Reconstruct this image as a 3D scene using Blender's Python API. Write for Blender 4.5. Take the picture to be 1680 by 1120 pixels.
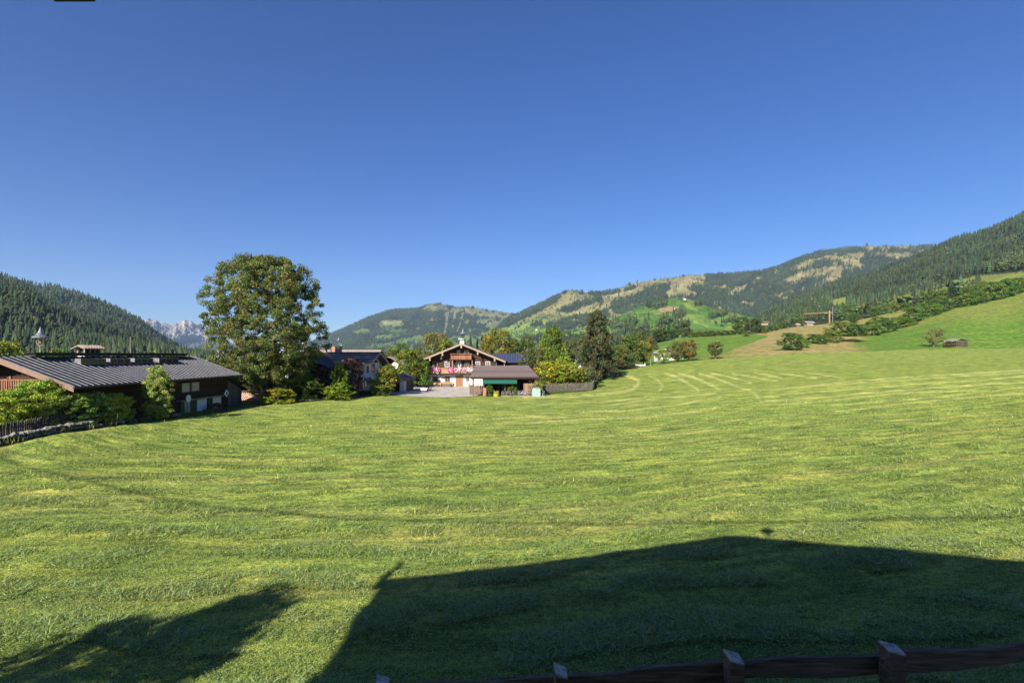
import bpy, math, random
import numpy as np
R = math.radians
for o in list(bpy.data.objects): bpy.data.objects.remove(o)
SC = bpy.context.scene
COL = SC.collection
F = 840.0; HY = 583.0            # focal length and horizon row, in the photograph's 1680 px units

# ------------------------------------------------------------------ camera, sky, sun, exposure
cam_d = bpy.data.cameras.new('camera'); cam = bpy.data.objects.new('camera', cam_d); COL.objects.link(cam)
cam.location = (0, 0, 0); cam.rotation_euler = (R(90), 0, 0)
cam_d.lens = 18; cam_d.sensor_width = 36; cam_d.shift_y = 23/1680
cam_d.clip_start = 0.05; cam_d.clip_end = 40000
SC.camera = cam
SUN_EL, SUN_AZ = 31.0, 26.0      # the shadows run 26 degrees to the right of the view axis
w = bpy.data.worlds.new('World'); SC.world = w; w.use_nodes = True
nt = w.node_tree; nt.nodes.clear()
sky = nt.nodes.new('ShaderNodeTexSky'); sky.sky_type = 'NISHITA'; sky.sun_disc = False
sky.sun_elevation = R(SUN_EL); sky.sun_rotation = R(180+SUN_AZ)
sky.altitude = 1500; sky.air_density = 1.0; sky.dust_density = 1.8; sky.ozone_density = 5.0
bg = nt.nodes.new('ShaderNodeBackground'); bg.inputs[1].default_value = 0.060
wo = nt.nodes.new('ShaderNodeOutputWorld')
hs = nt.nodes.new('ShaderNodeHueSaturation'); hs.inputs['Saturation'].default_value = 1.26; hs.inputs['Hue'].default_value = .513
nt.links.new(sky.outputs[0], hs.inputs['Color']); nt.links.new(hs.outputs[0], bg.inputs[0]); nt.links.new(bg.outputs[0], wo.inputs[0])
sl = bpy.data.lights.new('sun', 'SUN'); sl.energy = 4.7; sl.angle = R(0.53); sl.color = (1, 0.93, 0.82)
so = bpy.data.objects.new('sun', sl); COL.objects.link(so)
so.location = (-20, -40, 30)
so.rotation_euler = (R(90-SUN_EL), 0, R(-SUN_AZ))
SC.view_settings.view_transform = 'Standard'; SC.view_settings.look = 'None'
SC.view_settings.exposure = 1.15; SC.view_settings.gamma = 1.0
SC.view_settings.use_curve_mapping = False
SC.cycles.max_bounces = 6; SC.cycles.transparent_max_bounces = 8; SC.cycles.volume_bounces = 0
SUND = np.array([math.sin(R(SUN_AZ))*math.cos(R(SUN_EL)), math.cos(R(SUN_AZ))*math.cos(R(SUN_EL)), -math.sin(R(SUN_EL))])

# ------------------------------------------------------------------ noise and small helpers
def _h(ix, iy, s):
    a = (ix.astype(np.int64)*374761393 + iy.astype(np.int64)*668265263 + s*1442695041) & 0x7fffffff
    a = ((a ^ (a >> 13))*1274126177) & 0x7fffffff
    a = (a ^ (a >> 16))
    return (a & 0xffff)/65535.0
def vnoise(x, y, s=0):
    x = np.asarray(x, float); y = np.asarray(y, float)
    ix = np.floor(x); iy = np.floor(y); fx = x-ix; fy = y-iy
    fx = fx*fx*(3-2*fx); fy = fy*fy*(3-2*fy)
    a = _h(ix, iy, s); b = _h(ix+1, iy, s); c = _h(ix, iy+1, s); d = _h(ix+1, iy+1, s)
    return (a+(b-a)*fx)*(1-fy)+(c+(d-c)*fx)*fy
def fbm(x, y, o=4, s=0):
    v = 0; am = .5; t = 0
    for k in range(o):
        v = v+am*vnoise(x*2**k+17.3*k, y*2**k-9.1*k, s+k); t += am; am *= .5
    return v/t
def ridged(x, y, o=4, s=0):
    v = 0; am = .5; t = 0
    for k in range(o):
        v = v+am*(1-np.abs(2*vnoise(x*2**k+7.7*k, y*2**k+3.3*k, s+k)-1)); t += am; am *= .5
    return v/t
def sstep(a, b, x):
    t = np.clip((x-a)/(b-a), 0, 1); return t*t*(3-2*t)
def inpoly(px, py, poly):
    r = np.zeros(np.shape(px), bool); n = len(poly)
    for i in range(n):
        x1, y1 = poly[i]; x2, y2 = poly[(i+1) % n]
        if y1 == y2: continue
        c = ((y1 > py) != (y2 > py)) & (px < (x2-x1)*(py-y1)/(y2-y1)+x1)
        r ^= c
    return r
def pt(px, py, Y): return ((px-840)/F*Y, Y, (HY-py)/F*Y)

# terrain heights: for directions px, (distance, height) pairs; camera is at height 0
TC = {
 -900: [(-60,-5.3),(0,-5.1),(9,-5.4),(30,-5.3),(60,-6),(150,-9),(400,-14),(15000,-20)],
 0:    [(-60,-5.3),(0,-5.1),(9,-5.5),(18,-5.5),(29,-5.2),(40,-5.4),(60,-6),(150,-9),(400,-14),(15000,-20)],
 100:  [(-60,-5.3),(0,-5.1),(9,-5.5),(18,-5.5),(28,-5.15),(33,-5.0),(42,-5.4),(60,-6),(150,-9),(400,-14),(15000,-20)],
 200:  [(-60,-5.3),(0,-5.1),(9,-5.5),(20,-5.6),(30,-5.4),(38,-5.16),(48,-5.5),(60,-6),(150,-9),(400,-14),(15000,-20)],
 300:  [(-60,-5.2),(0,-5.0),(9,-5.5),(20,-5.7),(32,-5.6),(45,-5.46),(58,-5.8),(150,-9),(400,-14),(15000,-20)],
 400:  [(-60,-5.2),(0,-5.0),(9,-5.5),(20,-5.8),(35,-5.8),(54,-5.68),(66,-5.8),(150,-8.5),(400,-14),(15000,-20)],
 600:  [(-60,-5.0),(0,-4.9),(9,-5.5),(16,-5.7),(30,-5.8),(60,-5.75),(72,-5.68),(80,-5.6),(100,-6.2),(150,-8),(400,-13),(15000,-20)],
 740:  [(-60,-5.0),(0,-4.8),(9,-5.5),(16,-5.7),(40,-6.0),(60,-6.0),(77,-6.1),(92,-6.35),(108,-6.55),(150,-7.5),(400,-12),(15000,-20)],
 850:  [(-60,-4.9),(0,-4.75),(9,-5.45),(16,-5.7),(40,-6.0),(60,-6.0),(77,-6.1),(92,-6.3),(120,-6.5),(150,-7.2),(400,-12),(15000,-20)],
 980:  [(-60,-4.8),(0,-4.7),(9,-5.4),(16,-5.65),(40,-6.0),(77,-6.3),(92,-6.2),(125,-5.5),(150,-4.3),(200,-5),(330,-3),(600,-6),(1200,-12),(15000,-20)],
 1100: [(-60,-4.8),(0,-4.6),(9,-5.2),(16,-5.5),(40,-5.9),(77,-6.0),(100,-5.4),(130,-3.6),(160,-2.3),(190,-1.5),(330,10.5),(450,6),(1200,0),(15000,-20)],
 1200: [(-60,-4.7),(0,-4.5),(9,-5.05),(16,-5.35),(40,-5.6),(60,-5.6),(100,-4.6),(150,-1.7),(170,-.8),(330,13.7),(500,10),(1200,20),(15000,-20)],
 1260: [(-60,-4.7),(0,-4.5),(9,-5.0),(16,-5.3),(40,-5.5),(60,-5.3),(100,-4.2),(150,-1.2),(172,0),(350,16.5),(600,24),(1200,104),(2400,20),(15000,-20)],
 1300: [(-60,-4.7),(0,-4.5),(9,-5.0),(16,-5.25),(40,-5.4),(60,-5.1),(100,-3.9),(150,-.8),(175,.8),(350,20),(600,33),(1250,128),(2400,20),(15000,-20)],
 1380: [(-60,-4.6),(0,-4.4),(9,-4.9),(16,-5.2),(30,-5.3),(60,-4.9),(100,-3.4),(150,-.4),(180,1.2),(300,14),(400,26),(700,50),(1300,184),(2400,60),(15000,-20)],
 1450: [(-60,-4.6),(0,-4.4),(9,-4.85),(16,-5.15),(30,-5.2),(60,-4.6),(100,-3.0),(150,-.1),(180,1.7),(280,12.6),(400,31),(700,62),(1400,232),(2400,100),(15000,-20)],
 1560: [(-60,-4.5),(0,-4.4),(9,-4.8),(16,-5.1),(30,-5.0),(60,-4.3),(100,-2.5),(150,.5),(183,2.5),(320,29),(450,48),(700,82),(1450,318),(2400,200),(15000,-20)],
 1680: [(-60,-4.5),(0,-4.4),(9,-4.7),(16,-5.0),(30,-4.9),(60,-3.9),(100,-1.9),(150,1.0),(185,2.9),(330,40.5),(400,60),(470,73),(600,88),(1500,410),(2400,300),(15000,-20)],
 2200: [(-60,-4.3),(0,-4.2),(9,-4.4),(16,-4.6),(30,-4.3),(60,-3),(100,0),(185,12),(330,70),(470,120),(600,150),(1500,600),(2400,500),(15000,-20)],
}
_u = np.array([(k-840)/F for k in sorted(TC)])
_ly = np.linspace(math.log(63), math.log(15063), 700)
_tab = []
for k in sorted(TC):
    a = np.array(TC[k]); z = np.interp(np.exp(_ly), a[:, 0]+63, a[:, 1])
    ker = np.exp(-np.linspace(-2, 2, 13)**2); ker /= ker.sum()
    zp = np.pad(z, 6, mode='edge'); _tab.append(np.convolve(zp, ker, 'valid'))
_tab = np.array(_tab)
def G(x, y):
    """ground height at world x, y"""
    x = np.asarray(x, float); y = np.asarray(y, float)
    u = np.clip(x/np.maximum(y, 14.0), _u[0], _u[-1])
    ly = np.clip((np.log(np.maximum(y+63, 3.1))-_ly[0])/(_ly[1]-_ly[0]), 0, len(_ly)-1.001)
    i = np.clip(np.searchsorted(_u, u, 'right')-1, 0, len(_u)-2)
    t = (u-_u[i])/(_u[i+1]-_u[i]); j = ly.astype(int); f = ly-j
    def col(ii):
        ii = np.clip(ii, 0, len(_u)-1); return _tab[ii, j]*(1-f)+_tab[ii, j+1]*f
    p0, p1, p2, p3 = col(i-1), col(i), col(i+1), col(i+2)
    lin = p1*(1-t)+p2*t
    cr = .5*((2*p1)+(-p0+p2)*t+(2*p0-5*p1+4*p2-p3)*t*t+(-p0+3*p1-3*p2+p3)*t**3)
    z = lin*.5+cr*.5
    far = np.clip((y-260)/600, 0, 1)
    z = z+far*np.clip(u, 0, 1)*30*(ridged(x/260, y/260, 4, 3)-.6)
    return z
def g(x, y): return float(G(np.array([float(x)]), np.array([float(y)]))[0])
def rowcoord(x, y):
    b = np.maximum(-x-20, 0)**2*.07
    return y-.2*x-b+.9*np.sin(x*.05+y*.03)+.4*np.sin(x*.13+1)

# ------------------------------------------------------------------ materials
def nodes(m):
    m.use_nodes = True; n = m.node_tree; n.nodes.clear()
    o = n.nodes.new('ShaderNodeOutputMaterial'); b = n.nodes.new('ShaderNodeBsdfPrincipled')
    n.links.new(b.outputs[0], o.inputs[0]); return n, b, o
def _mix(n, t, a, b, fac=None, f=1.0):
    x = n.nodes.new('ShaderNodeMix'); x.data_type = 'RGBA'; x.blend_type = t
    if fac is None: x.inputs[0].default_value = f
    else: n.links.new(fac, x.inputs[0])
    for i, s in ((6, a), (7, b)):
        if isinstance(s, (tuple, list)): x.inputs[i].default_value = tuple(s[:3])+(1,)
        else: n.links.new(s, x.inputs[i])
    return x.outputs[2]
def _noise(n, scale, vec=None, detail=4, rough=.55, stretch=None):
    if vec is None:
        tc = n.nodes.new('ShaderNodeTexCoord'); vec = tc.outputs['Object']
    if stretch:
        mp = n.nodes.new('ShaderNodeMapping'); mp.inputs['Scale'].default_value = stretch
        n.links.new(vec, mp.inputs[0]); vec = mp.outputs[0]
    t = n.nodes.new('ShaderNodeTexNoise'); t.inputs['Scale'].default_value = scale
    t.inputs['Detail'].default_value = detail; t.inputs['Roughness'].default_value = rough
    n.links.new(vec, t.inputs['Vector']); return t.outputs[0]
def _ramp(n, fac, p0, c0, p1, c1):
    r = n.nodes.new('ShaderNodeValToRGB'); e = r.color_ramp.elements
    e[0].position = p0; e[0].color = tuple(c0)+(1,); e[1].position = p1; e[1].color = tuple(c1)+(1,)
    n.links.new(fac, r.inputs[0]); return r.outputs[0]
def _bump(n, b, h, s=.3, d=.02):
    k = n.nodes.new('ShaderNodeBump'); k.inputs['Strength'].default_value = s; k.inputs['Distance'].default_value = d
    n.links.new(h, k.inputs['Height']); n.links.new(k.outputs[0], b.inputs['Normal'])
_mc = {}
def M(name, c, c2=None, scale=3, rough=.8, stretch=None, metal=0, bump=.3, spec=.3):
    """two-tone noise material"""
    if name in _mc: return _mc[name]
    m = bpy.data.materials.new(name); n, b, o = nodes(m)
    c2 = c2 or tuple(v*.6 for v in c)
    f = _noise(n, scale, stretch=stretch, detail=6)
    n.links.new(_ramp(n, f, .3, c2, .7, c), b.inputs['Base Color'])
    b.inputs['Roughness'].default_value = rough; b.inputs['Metallic'].default_value = metal
    b.inputs['Specular IOR Level'].default_value = spec
    if bump: _bump(n, b, f, bump, .02)
    _mc[name] = m; return m
def planks(name, c, c2, pitch=.18, axis=0, rough=.8, gap=.12):
    """boards: dark joints every pitch metres along the axis, tone changes per board"""
    if name in _mc: return _mc[name]
    m = bpy.data.materials.new(name); n, b, o = nodes(m)
    tc = n.nodes.new('ShaderNodeTexCoord'); sp = n.nodes.new('ShaderNodeSeparateXYZ')
    n.links.new(tc.outputs['Object'], sp.inputs[0])
    d = n.nodes.new('ShaderNodeMath'); d.operation = 'DIVIDE'; d.inputs[1].default_value = pitch
    if axis == 3:
        ad = n.nodes.new('ShaderNodeMath'); ad.operation = 'ADD'
        n.links.new(sp.outputs[0], ad.inputs[0]); n.links.new(sp.outputs[1], ad.inputs[1]); n.links.new(ad.outputs[0], d.inputs[0])
    else: n.links.new(sp.outputs[axis], d.inputs[0])
    fl = n.nodes.new('ShaderNodeMath'); fl.operation = 'FLOOR'; n.links.new(d.outputs[0], fl.inputs[0])
    fr = n.nodes.new('ShaderNodeMath'); fr.operation = 'FRACT'; n.links.new(d.outputs[0], fr.inputs[0])
    wn = n.nodes.new('ShaderNodeTexWhiteNoise'); wn.noise_dimensions = '1D'; n.links.new(fl.outputs[0], wn.inputs['W'])
    st = {0: (.3, 1, 8), 2: (1, 1, 12), 1: (1, .3, 8), 3: (6, 6, .5)}[axis]
    f = _noise(n, 3, stretch=st, detail=6)
    av = n.nodes.new('ShaderNodeMath'); av.operation = 'MULTIPLY_ADD'; av.inputs[1].default_value = .45
    n.links.new(wn.outputs['Value'], av.inputs[0])
    hf = n.nodes.new('ShaderNodeMath'); hf.operation = 'MULTIPLY'; hf.inputs[1].default_value = .6
    n.links.new(f, hf.inputs[0]); n.links.new(hf.outputs[0], av.inputs[2])
    cc = _ramp(n, av.outputs[0], .25, c2, .75, c)
    gp = n.nodes.new('ShaderNodeMath'); gp.operation = 'GREATER_THAN'; gp.inputs[1].default_value = gap
    n.links.new(fr.outputs[0], gp.inputs[0])
    gr = n.nodes.new('ShaderNodeMath'); gr.operation = 'MULTIPLY_ADD'; gr.inputs[1].default_value = .65; gr.inputs[2].default_value = .35
    n.links.new(gp.outputs[0], gr.inputs[0])
    n.links.new(_mix(n, 'MULTIPLY', cc, gr.outputs[0]), b.inputs['Base Color'])
    b.inputs['Roughness'].default_value = rough; b.inputs['Specular IOR Level'].default_value = .2
    _bump(n, b, gp.outputs[0], .5, .02); _mc[name] = m; return m
def leafmat(name='leaf', trans=.35, objcol=True, rough=.55, spec=.25):
    """vertex colour 'Col' times the object's own colour, with light passing through the leaf"""
    if name in _mc: return _mc[name]
    m = bpy.data.materials.new(name); n, b, o = nodes(m)
    a = n.nodes.new('ShaderNodeAttribute'); a.attribute_name = 'Col'; c = a.outputs['Color']
    if objcol:
        oi = n.nodes.new('ShaderNodeObjectInfo'); c = _mix(n, 'MULTIPLY', c, oi.outputs['Color'])
    n.links.new(c, b.inputs['Base Color']); b.inputs['Roughness'].default_value = rough
    b.inputs['Specular IOR Level'].default_value = spec
    if trans:
        t = n.nodes.new('ShaderNodeBsdfTranslucent'); n.links.new(c, t.inputs[0])
        mx = n.nodes.new('ShaderNodeMixShader'); mx.inputs[0].default_value = trans
        n.links.new(b.outputs[0], mx.inputs[1]); n.links.new(t.outputs[0], mx.inputs[2]); n.links.new(mx.outputs[0], o.inputs[0])
    _mc[name] = m; return m
def slopemat(name, s1, s2, bump=1.0, bd=6, streak=None):
    """vertex colour with two sizes of mottling"""
    m = bpy.data.materials.new(name); n, b, o = nodes(m)
    a = n.nodes.new('ShaderNodeAttribute'); a.attribute_name = 'Col'
    f1 = _noise(n, s1, detail=8, rough=.65, stretch=streak); f2 = _noise(n, s2, detail=8, rough=.7)
    c = _mix(n, 'MULTIPLY', a.outputs['Color'], _ramp(n, f1, .3, (.55, .6, .55), .7, (1.4, 1.35, 1.3)))
    c = _mix(n, 'MULTIPLY', c, _ramp(n, f2, .3, (.6, .62, .6), .7, (1.35, 1.32, 1.3)))
    n.links.new(c, b.inputs['Base Color']); b.inputs['Roughness'].default_value = .95; b.inputs['Specular IOR Level'].default_value = .05
    _bump(n, b, f1, bump, bd); return m

# ------------------------------------------------------------------ mesh helpers
def npmesh(name, verts, faces, mat, parent=None, col=None, attrs=None, smooth=False, loc=None):
    """faces: (n,k) index array"""
    me = bpy.data.meshes.new(name); verts = np.asarray(verts, np.float32); faces = np.asarray(faces, np.int32)
    me.vertices.add(len(verts)); me.vertices.foreach_set('co', verts.ravel())
    nf, k = faces.shape
    me.loops.add(nf*k); me.loops.foreach_set('vertex_index', faces.ravel())
    me.polygons.add(nf); me.polygons.foreach_set('loop_start', np.arange(0, nf*k, k, dtype=np.int32))
    me.polygons.foreach_set('loop_total', np.full(nf, k, np.int32))
    if smooth: me.polygons.foreach_set('use_smooth', np.ones(nf, bool))
    me.update(calc_edges=True)
    if col is not None:
        c = np.ones((len(verts), 4), np.float32); c[:, :3] = col
        at = me.color_attributes.new('Col', 'FLOAT_COLOR', 'POINT'); at.data.foreach_set('color', c.ravel())
    for k2, v in (attrs or {}).items():
        at = me.attributes.new(k2, 'FLOAT', 'POINT'); at.data.foreach_set('value', np.asarray(v, np.float32))
    me.materials.append(mat)
    o = bpy.data.objects.new(name, me); COL.objects.link(o)
    if parent: o.parent = parent
    if loc: o.location = loc
    return o
def gridfaces(nr, nc):
    i = np.arange(nr-1)[:, None]*nc+np.arange(nc-1)[None, :]
    return np.stack([i, i+1, i+nc+1, i+nc], -1).reshape(-1, 4)
class MB:
    def __init__(s): s.v = []; s.f = []
    def add(s, vs, fs):
        b = len(s.v); s.v += [tuple(map(float, p)) for p in vs]; s.f += [tuple(b+i for i in f) for f in fs]; return s
    def box(s, x0, x1, y0, y1, z0, z1):
        return s.add([(x0,y0,z0),(x1,y0,z0),(x1,y1,z0),(x0,y1,z0),(x0,y0,z1),(x1,y0,z1),(x1,y1,z1),(x0,y1,z1)],
                     [(0,3,2,1),(4,5,6,7),(0,1,5,4),(1,2,6,5),(2,3,7,6),(3,0,4,7)])
    def ext(s, pts, d):
        """extrude the closed polygon pts (3-D) by the vector d"""
        n = len(pts); q = [tuple(p[i]+d[i] for i in range(3)) for p in pts]
        fs = [tuple(range(n-1, -1, -1)), tuple(range(n, 2*n))]+[(i, (i+1) % n, n+(i+1) % n, n+i) for i in range(n)]
        return s.add(list(pts)+q, fs)
    def tube(s, p0, p1, r0, r1=None, n=8, cap=True):
        r1 = r0 if r1 is None else r1
        a = np.array(p0, float); b = np.array(p1, float); d = b-a; d = d/(np.linalg.norm(d)+1e-9)
        h = np.array((0, 0, 1.)) if abs(d[2]) < .9 else np.array((1., 0, 0)); e1 = np.cross(d, h); e1 /= np.linalg.norm(e1); e2 = np.cross(d, e1)
        vs = []
        for c, r in ((a, r0), (b, r1)):
            for k in range(n):
                t = 2*math.pi*k/n; vs.append(c+r*(math.cos(t)*e1+math.sin(t)*e2))
        fs = [(k, n+k, n+(k+1) % n, (k+1) % n) for k in range(n)]
        if cap: fs += [tuple(range(n)), tuple(range(2*n-1, n-1, -1))]
        return s.add(vs, fs)
    def lathe(s, prof, c=(0, 0, 0), n=16):
        vs = []; 
        for r, z in prof:
            for k in range(n):
                t = 2*math.pi*k/n; vs.append((c[0]+r*math.cos(t), c[1]+r*math.sin(t), c[2]+z))
        fs = []
        for i in range(len(prof)-1):
            for k in range(n):
                fs.append((i*n+k, i*n+(k+1) % n, (i+1)*n+(k+1) % n, (i+1)*n+k))
        return s.add(vs, fs+[tuple(range(n-1, -1, -1)), tuple((len(prof)-1)*n+k for k in range(n))])
    def build(s, name, mat, parent=None, smooth=False, col=None):
        me = bpy.data.meshes.new(name); me.from_pydata(s.v, [], s.f)
        if smooth: me.polygons.foreach_set('use_smooth', np.ones(len(s.f), bool))
        me.update()
        if col is not None:
            c = np.ones((len(s.v), 4), np.float32); c[:, :3] = col
            at = me.color_attributes.new('Col', 'FLOAT_COLOR', 'POINT'); at.data.foreach_set('color', c.ravel())
        me.materials.append(mat); o = bpy.data.objects.new(name, me); COL.objects.link(o)
        if parent: o.parent = parent
        return o
def tag(o, label, cat, group=None):
    o['label'] = label; o['category'] = cat
    if group: o['group'] = group
    return o
def thing(name, label, cat, x, y, z=None, rz=0, group=None):
    o = bpy.data.objects.new(name, None); COL.objects.link(o); o.empty_display_size = .3
    o.location = (x, y, g(x, y) if z is None else z); o.rotation_euler = (0, 0, R(rz))
    return tag(o, label, cat, group)
def structure(o): o['kind'] = 'structure'; return o

# ------------------------------------------------------------------ ground sheet
def pxof(x, y): return 840+F*x/np.maximum(y, 1)
def edgeY(px):   # far edge of the mown meadow for a direction
    return np.interp(px, [-900,0,100,200,300,390,420,540,600,700,770,885,975,990,1050,1175,1300,1400,1680,2200],
                         [27,29,33,38,45,54,58,65,71,76,77.5,80,91,128,150,168,173,178,183,170])
ROWS = [  # light rows of cut grass on the far part of the meadow: picture rows turned into ground lines below
 ([(1025,616),(1038,619),(1049,625),(1046,632),(1036,639),(1015,644),(978,648),(904,651),(860,652)], 2.2),
 ([(1091,612),(1112,619),(1126,627),(1146,639)], 2.0), ([(1113,612),(1138,619),(1162,629),(1182,639)], 2.0),
 ([(1147,613),(1174,620),(1192,627),(1210,634),(1235,642),(1250,660)], 1.7), ([(1167,612),(1201,619),(1233,628)], 1.5),
 ([(1201,612),(1228,617),(1275,625)], 1.4), ([(1238,611),(1283,620)], 1.2), ([(1275,611),(1340,620)], 1.1), ([(1320,611),(1380,619)], 1.0),
 ([(1064,616),(1080,624),(1088,633),(1080,642)], 1.4),
 ([(1317,634),(1400,625),(1500,618),(1680,607)], 1.0), ([(1230,641),(1340,633),(1440,626),(1560,618),(1680,611)], 1.0),
 ([(1280,647),(1400,638),(1500,630),(1600,624),(1680,617)], 1.1), ([(1250,658),(1340,652),(1440,643),(1560,634),(1690,626)], 1.2),
 ([(1250,665),(1330,660),(1400,652),(1500,644),(1600,640)], 1.1), ([(1360,665),(1450,658),(1530,652),(1690,634)], 1.1),
 ([(1370,675),(1480,662),(1560,655),(1690,644)], 1.2),
 ([(780,698),(857,694),(966,688),(1059,684),(1151,673),(1183,668)], 1.3), ([(944,676),(1028,673),(1105,665),(1183,651)], 1.3),
 ([(997,665),(1074,654),(1176,645)], 1.2), ([(600,690),(700,692),(800,686),(930,684)], 1.0), ([(880,664),(980,660),(1060,652)], 1.0)]
def project(x, y, z): return 840+F*x/y, HY-F*z/y
us = np.unique(np.concatenate([np.linspace(-4, -1.2, 30), np.linspace(-1.2, -1.03, 30), np.linspace(-1.03, 1.03, 1000), np.linspace(1.03, 1.2, 30), np.linspace(1.2, 4, 30)]))
ys = np.concatenate([np.linspace(-60, 5, 40), np.exp(np.arange(math.log(5.1), math.log(320), .0052)), np.exp(np.arange(math.log(322), math.log(1900), .012)), np.geomspace(1950, 15000, 30)])
UU, YY = np.meshgrid(us, ys)
XX = UU*np.maximum(YY, 14.0); ZZ = G(XX, YY)
PX = pxof(XX, YY); S = rowcoord(XX, YY)
ed = edgeY(PX)*(1+.012*(fbm(XX/3, YY/3, 3, 5)-.5))
mead = (YY < ed) & ((XX > -29.6+.5*(fbm(YY/2, YY/7, 3, 8)-.5)) | (YY < 20)) 
rowp = np.sin(S*2*math.pi/2.6+14*(fbm(XX/9, YY/9, 3, 11)-.5))
nearf = 1-sstep(30, 70, YY)
ZZ = ZZ+np.where(mead, nearf*(.03*np.maximum(rowp, 0)+.04*(fbm(XX*1.3, YY*1.3, 4, 21)-.5)), .8*(fbm(XX/9, YY/9, 3, 2)-.5)*np.clip((YY-190)/60, 0, 1))
def mixc(a, b, t): return a*(1-t[..., None])+np.array(b)*t[..., None]
def ground_colour(x, y, px, mead, ed, py, s):
    c = np.zeros(x.shape+(3,)); c[:] = (.200, .246, .058)
    pat = fbm(x/14, y/9, 4, 31)*sstep(.25, .6, fbm(x/30, s/3.0, 4, 32))*1.5
    rp = np.sin(s*2*math.pi/2.6+14*(fbm(x/9, y/9, 3, 11)-.5))
    tone = .5+.5*rp
    far = sstep(25, 90, y)
    c = mixc(c, (.30, .32, .085), tone*(.36-.1*far)*np.clip(pat*1.6, 0, 1))        # yellower stubble between the rows
    c = mixc(c, (.15, .225, .05), np.clip(sstep(.42, .60, fbm(x/12, s*.75, 5, 41)), 0, 1)*.45)  # cut grass lying in rows, blue-green
    c = mixc(c, (.30, .26, .10), sstep(.56, .72, fbm(x/16, s*.9, 5, 47))*.3*(1-far*.45))  # bare brownish streaks
    dry = sstep(0, 40, x)*.25*sstep(30, 60, y)
    c = mixc(c, (.25, .31, .06), dry); c = c*(1-.14*sstep(45, 110, y))[..., None]
    c = c*(1.14+.26*sstep(.3, .7, fbm(x/2.2, s*1.7, 5, 43)))[..., None]; c = mixc(c, (.15, .21, .045), sstep(.56, .66, fbm(x/3.5, s*1.2, 4, 44))*far*.4)
    # light cut rows on the far part
    wx = px+2.0*(fbm(px/23, py/5, 3, 71)-.5); wy = py+1.2*(fbm(px/14, py/4, 3, 72)-.5)
    m = np.zeros(x.shape)
    zone = (y > 38) & (y < 190) & (np.abs(px-1240) < 520)
    wxz, wyz = wx[zone], wy[zone]; mz = np.zeros(wxz.shape)
    for ln, wd in ROWS:
        for (a, b), (c2, d) in zip(ln[:-1], ln[1:]):
            L = math.hypot(c2-a, d-b); ux, uy = (c2-a)/L, (d-b)/L
            q = (wxz-a)*ux+(wyz-b)*uy; dd = np.abs((wxz-a)*uy-(wyz-b)*ux)
            dd = dd+np.maximum(np.maximum(-q, q-L), 0)
            mz = np.maximum(mz, (1-sstep(wd*.3, wd*1.7, dd))*np.clip(q/12+.3, 0, 1) if L > 60 else 1-sstep(wd*.3, wd*1.7, dd))
    m[zone] = mz*(.05+1.25*fbm(px[zone]/16, py[zone]/2.5, 4, 75))
    c = mixc(c, (.50, .50, .19), np.clip(m, 0, 1)*.85)
    # everything beyond the mown field
    o = np.zeros(x.shape+(3,)); o[:] = (.09, .14, .03)
    n1 = fbm(x/12, y/12, 4, 51)
    right = px > 1050
    o[right] = (.105, .20, .028); o = mixc(o, (.16, .22, .045), sstep(.45, .62, fbm(x/26, y/4, 4, 57))*right*.7); o = mixc(o, (.075, .15, .025), sstep(.5, .6, fbm(x/18, y/2.5, 4, 58))*right*.5)
    och = np.clip(sstep(1120, 1260, px)*(1-sstep(1380, 1400+ (y-180)*.55, px+90*(n1-.5)))*(y < 430)+
                  (1-sstep(4, 20, np.abs(y-190+(px-1400)*.02)))*sstep(1300, 1350, px)*(1-sstep(1380, 1440, px)), 0, 1)
    bright = inpoly(px, py, [(1060,576),(1105,554),(1180,546),(1230,547),(1262,551),(1235,562),(1205,572),(1190,579),(1120,581)])
    och = och*(~bright)
    o = mixc(o, (.27, .235, .08), och*(.7+.5*n1)); o = mixc(o, (.33, .25, .13), och*sstep(.42, .6, fbm(x/22, y/3, 4, 53))*.9); o = mixc(o, (.16, .17, .05), och*sstep(.55, .65, fbm(x/7, y/2.5, 4, 54))*.6)
    upper = sstep(1440, 1500, px)*sstep(235, 290, y+30*(n1-.5))*(y < 345)
    o = mixc(o, (.22, .23, .06), upper*.6)
    o = mixc(o, (.24, .24, .07), (px > 1200)*sstep(345, 370, y)*.7)
    o = mixc(o, (.30, .25, .11), (px > 1200)*sstep(345, 370, y)*sstep(.5, .65, n1)*.8)
    past = inpoly(px, py, [(1500,486),(1560,462),(1600,453),(1690,445),(1690,468),(1600,476),(1560,485)]) | inpoly(px, py, [(1365,491),(1388,487),(1387,505),(1368,508)])
    o = mixc(o, (.18, .21, .055), past*1.0)
    wood = (y > 520) & (px > 1225) & ~past
    o[wood] = (.035, .05, .018)
    low = (~right) & (y > 60)
    o[low] = (.075, .11, .028)
    c[~mead] = o[~mead]
    vg = (x < -20) & (~mead) & (y < 75); c[vg] = (.10, .12, .035)
    return np.clip(c, 0, 1)
with np.errstate(all='ignore'):
    PXX, PYY = project(XX, np.maximum(YY, 1), ZZ)
GC = ground_colour(XX, YY, PXX, mead, ed, PYY, S)
mg = bpy.data.materials.new('meadow_ground'); n, b, o = nodes(mg)
a = n.nodes.new('ShaderNodeAttribute'); a.attribute_name = 'Col'
rsn = n.nodes.new('ShaderNodeAttribute'); rsn.attribute_name = 'rs'
tc = n.nodes.new('ShaderNodeTexCoord'); sp = n.nodes.new('ShaderNodeSeparateXYZ'); n.links.new(tc.outputs['Object'], sp.inputs[0])
cb = n.nodes.new('ShaderNodeCombineXYZ')
m1 = n.nodes.new('ShaderNodeMath'); m1.operation = 'MULTIPLY'; m1.inputs[1].default_value = .22
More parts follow.
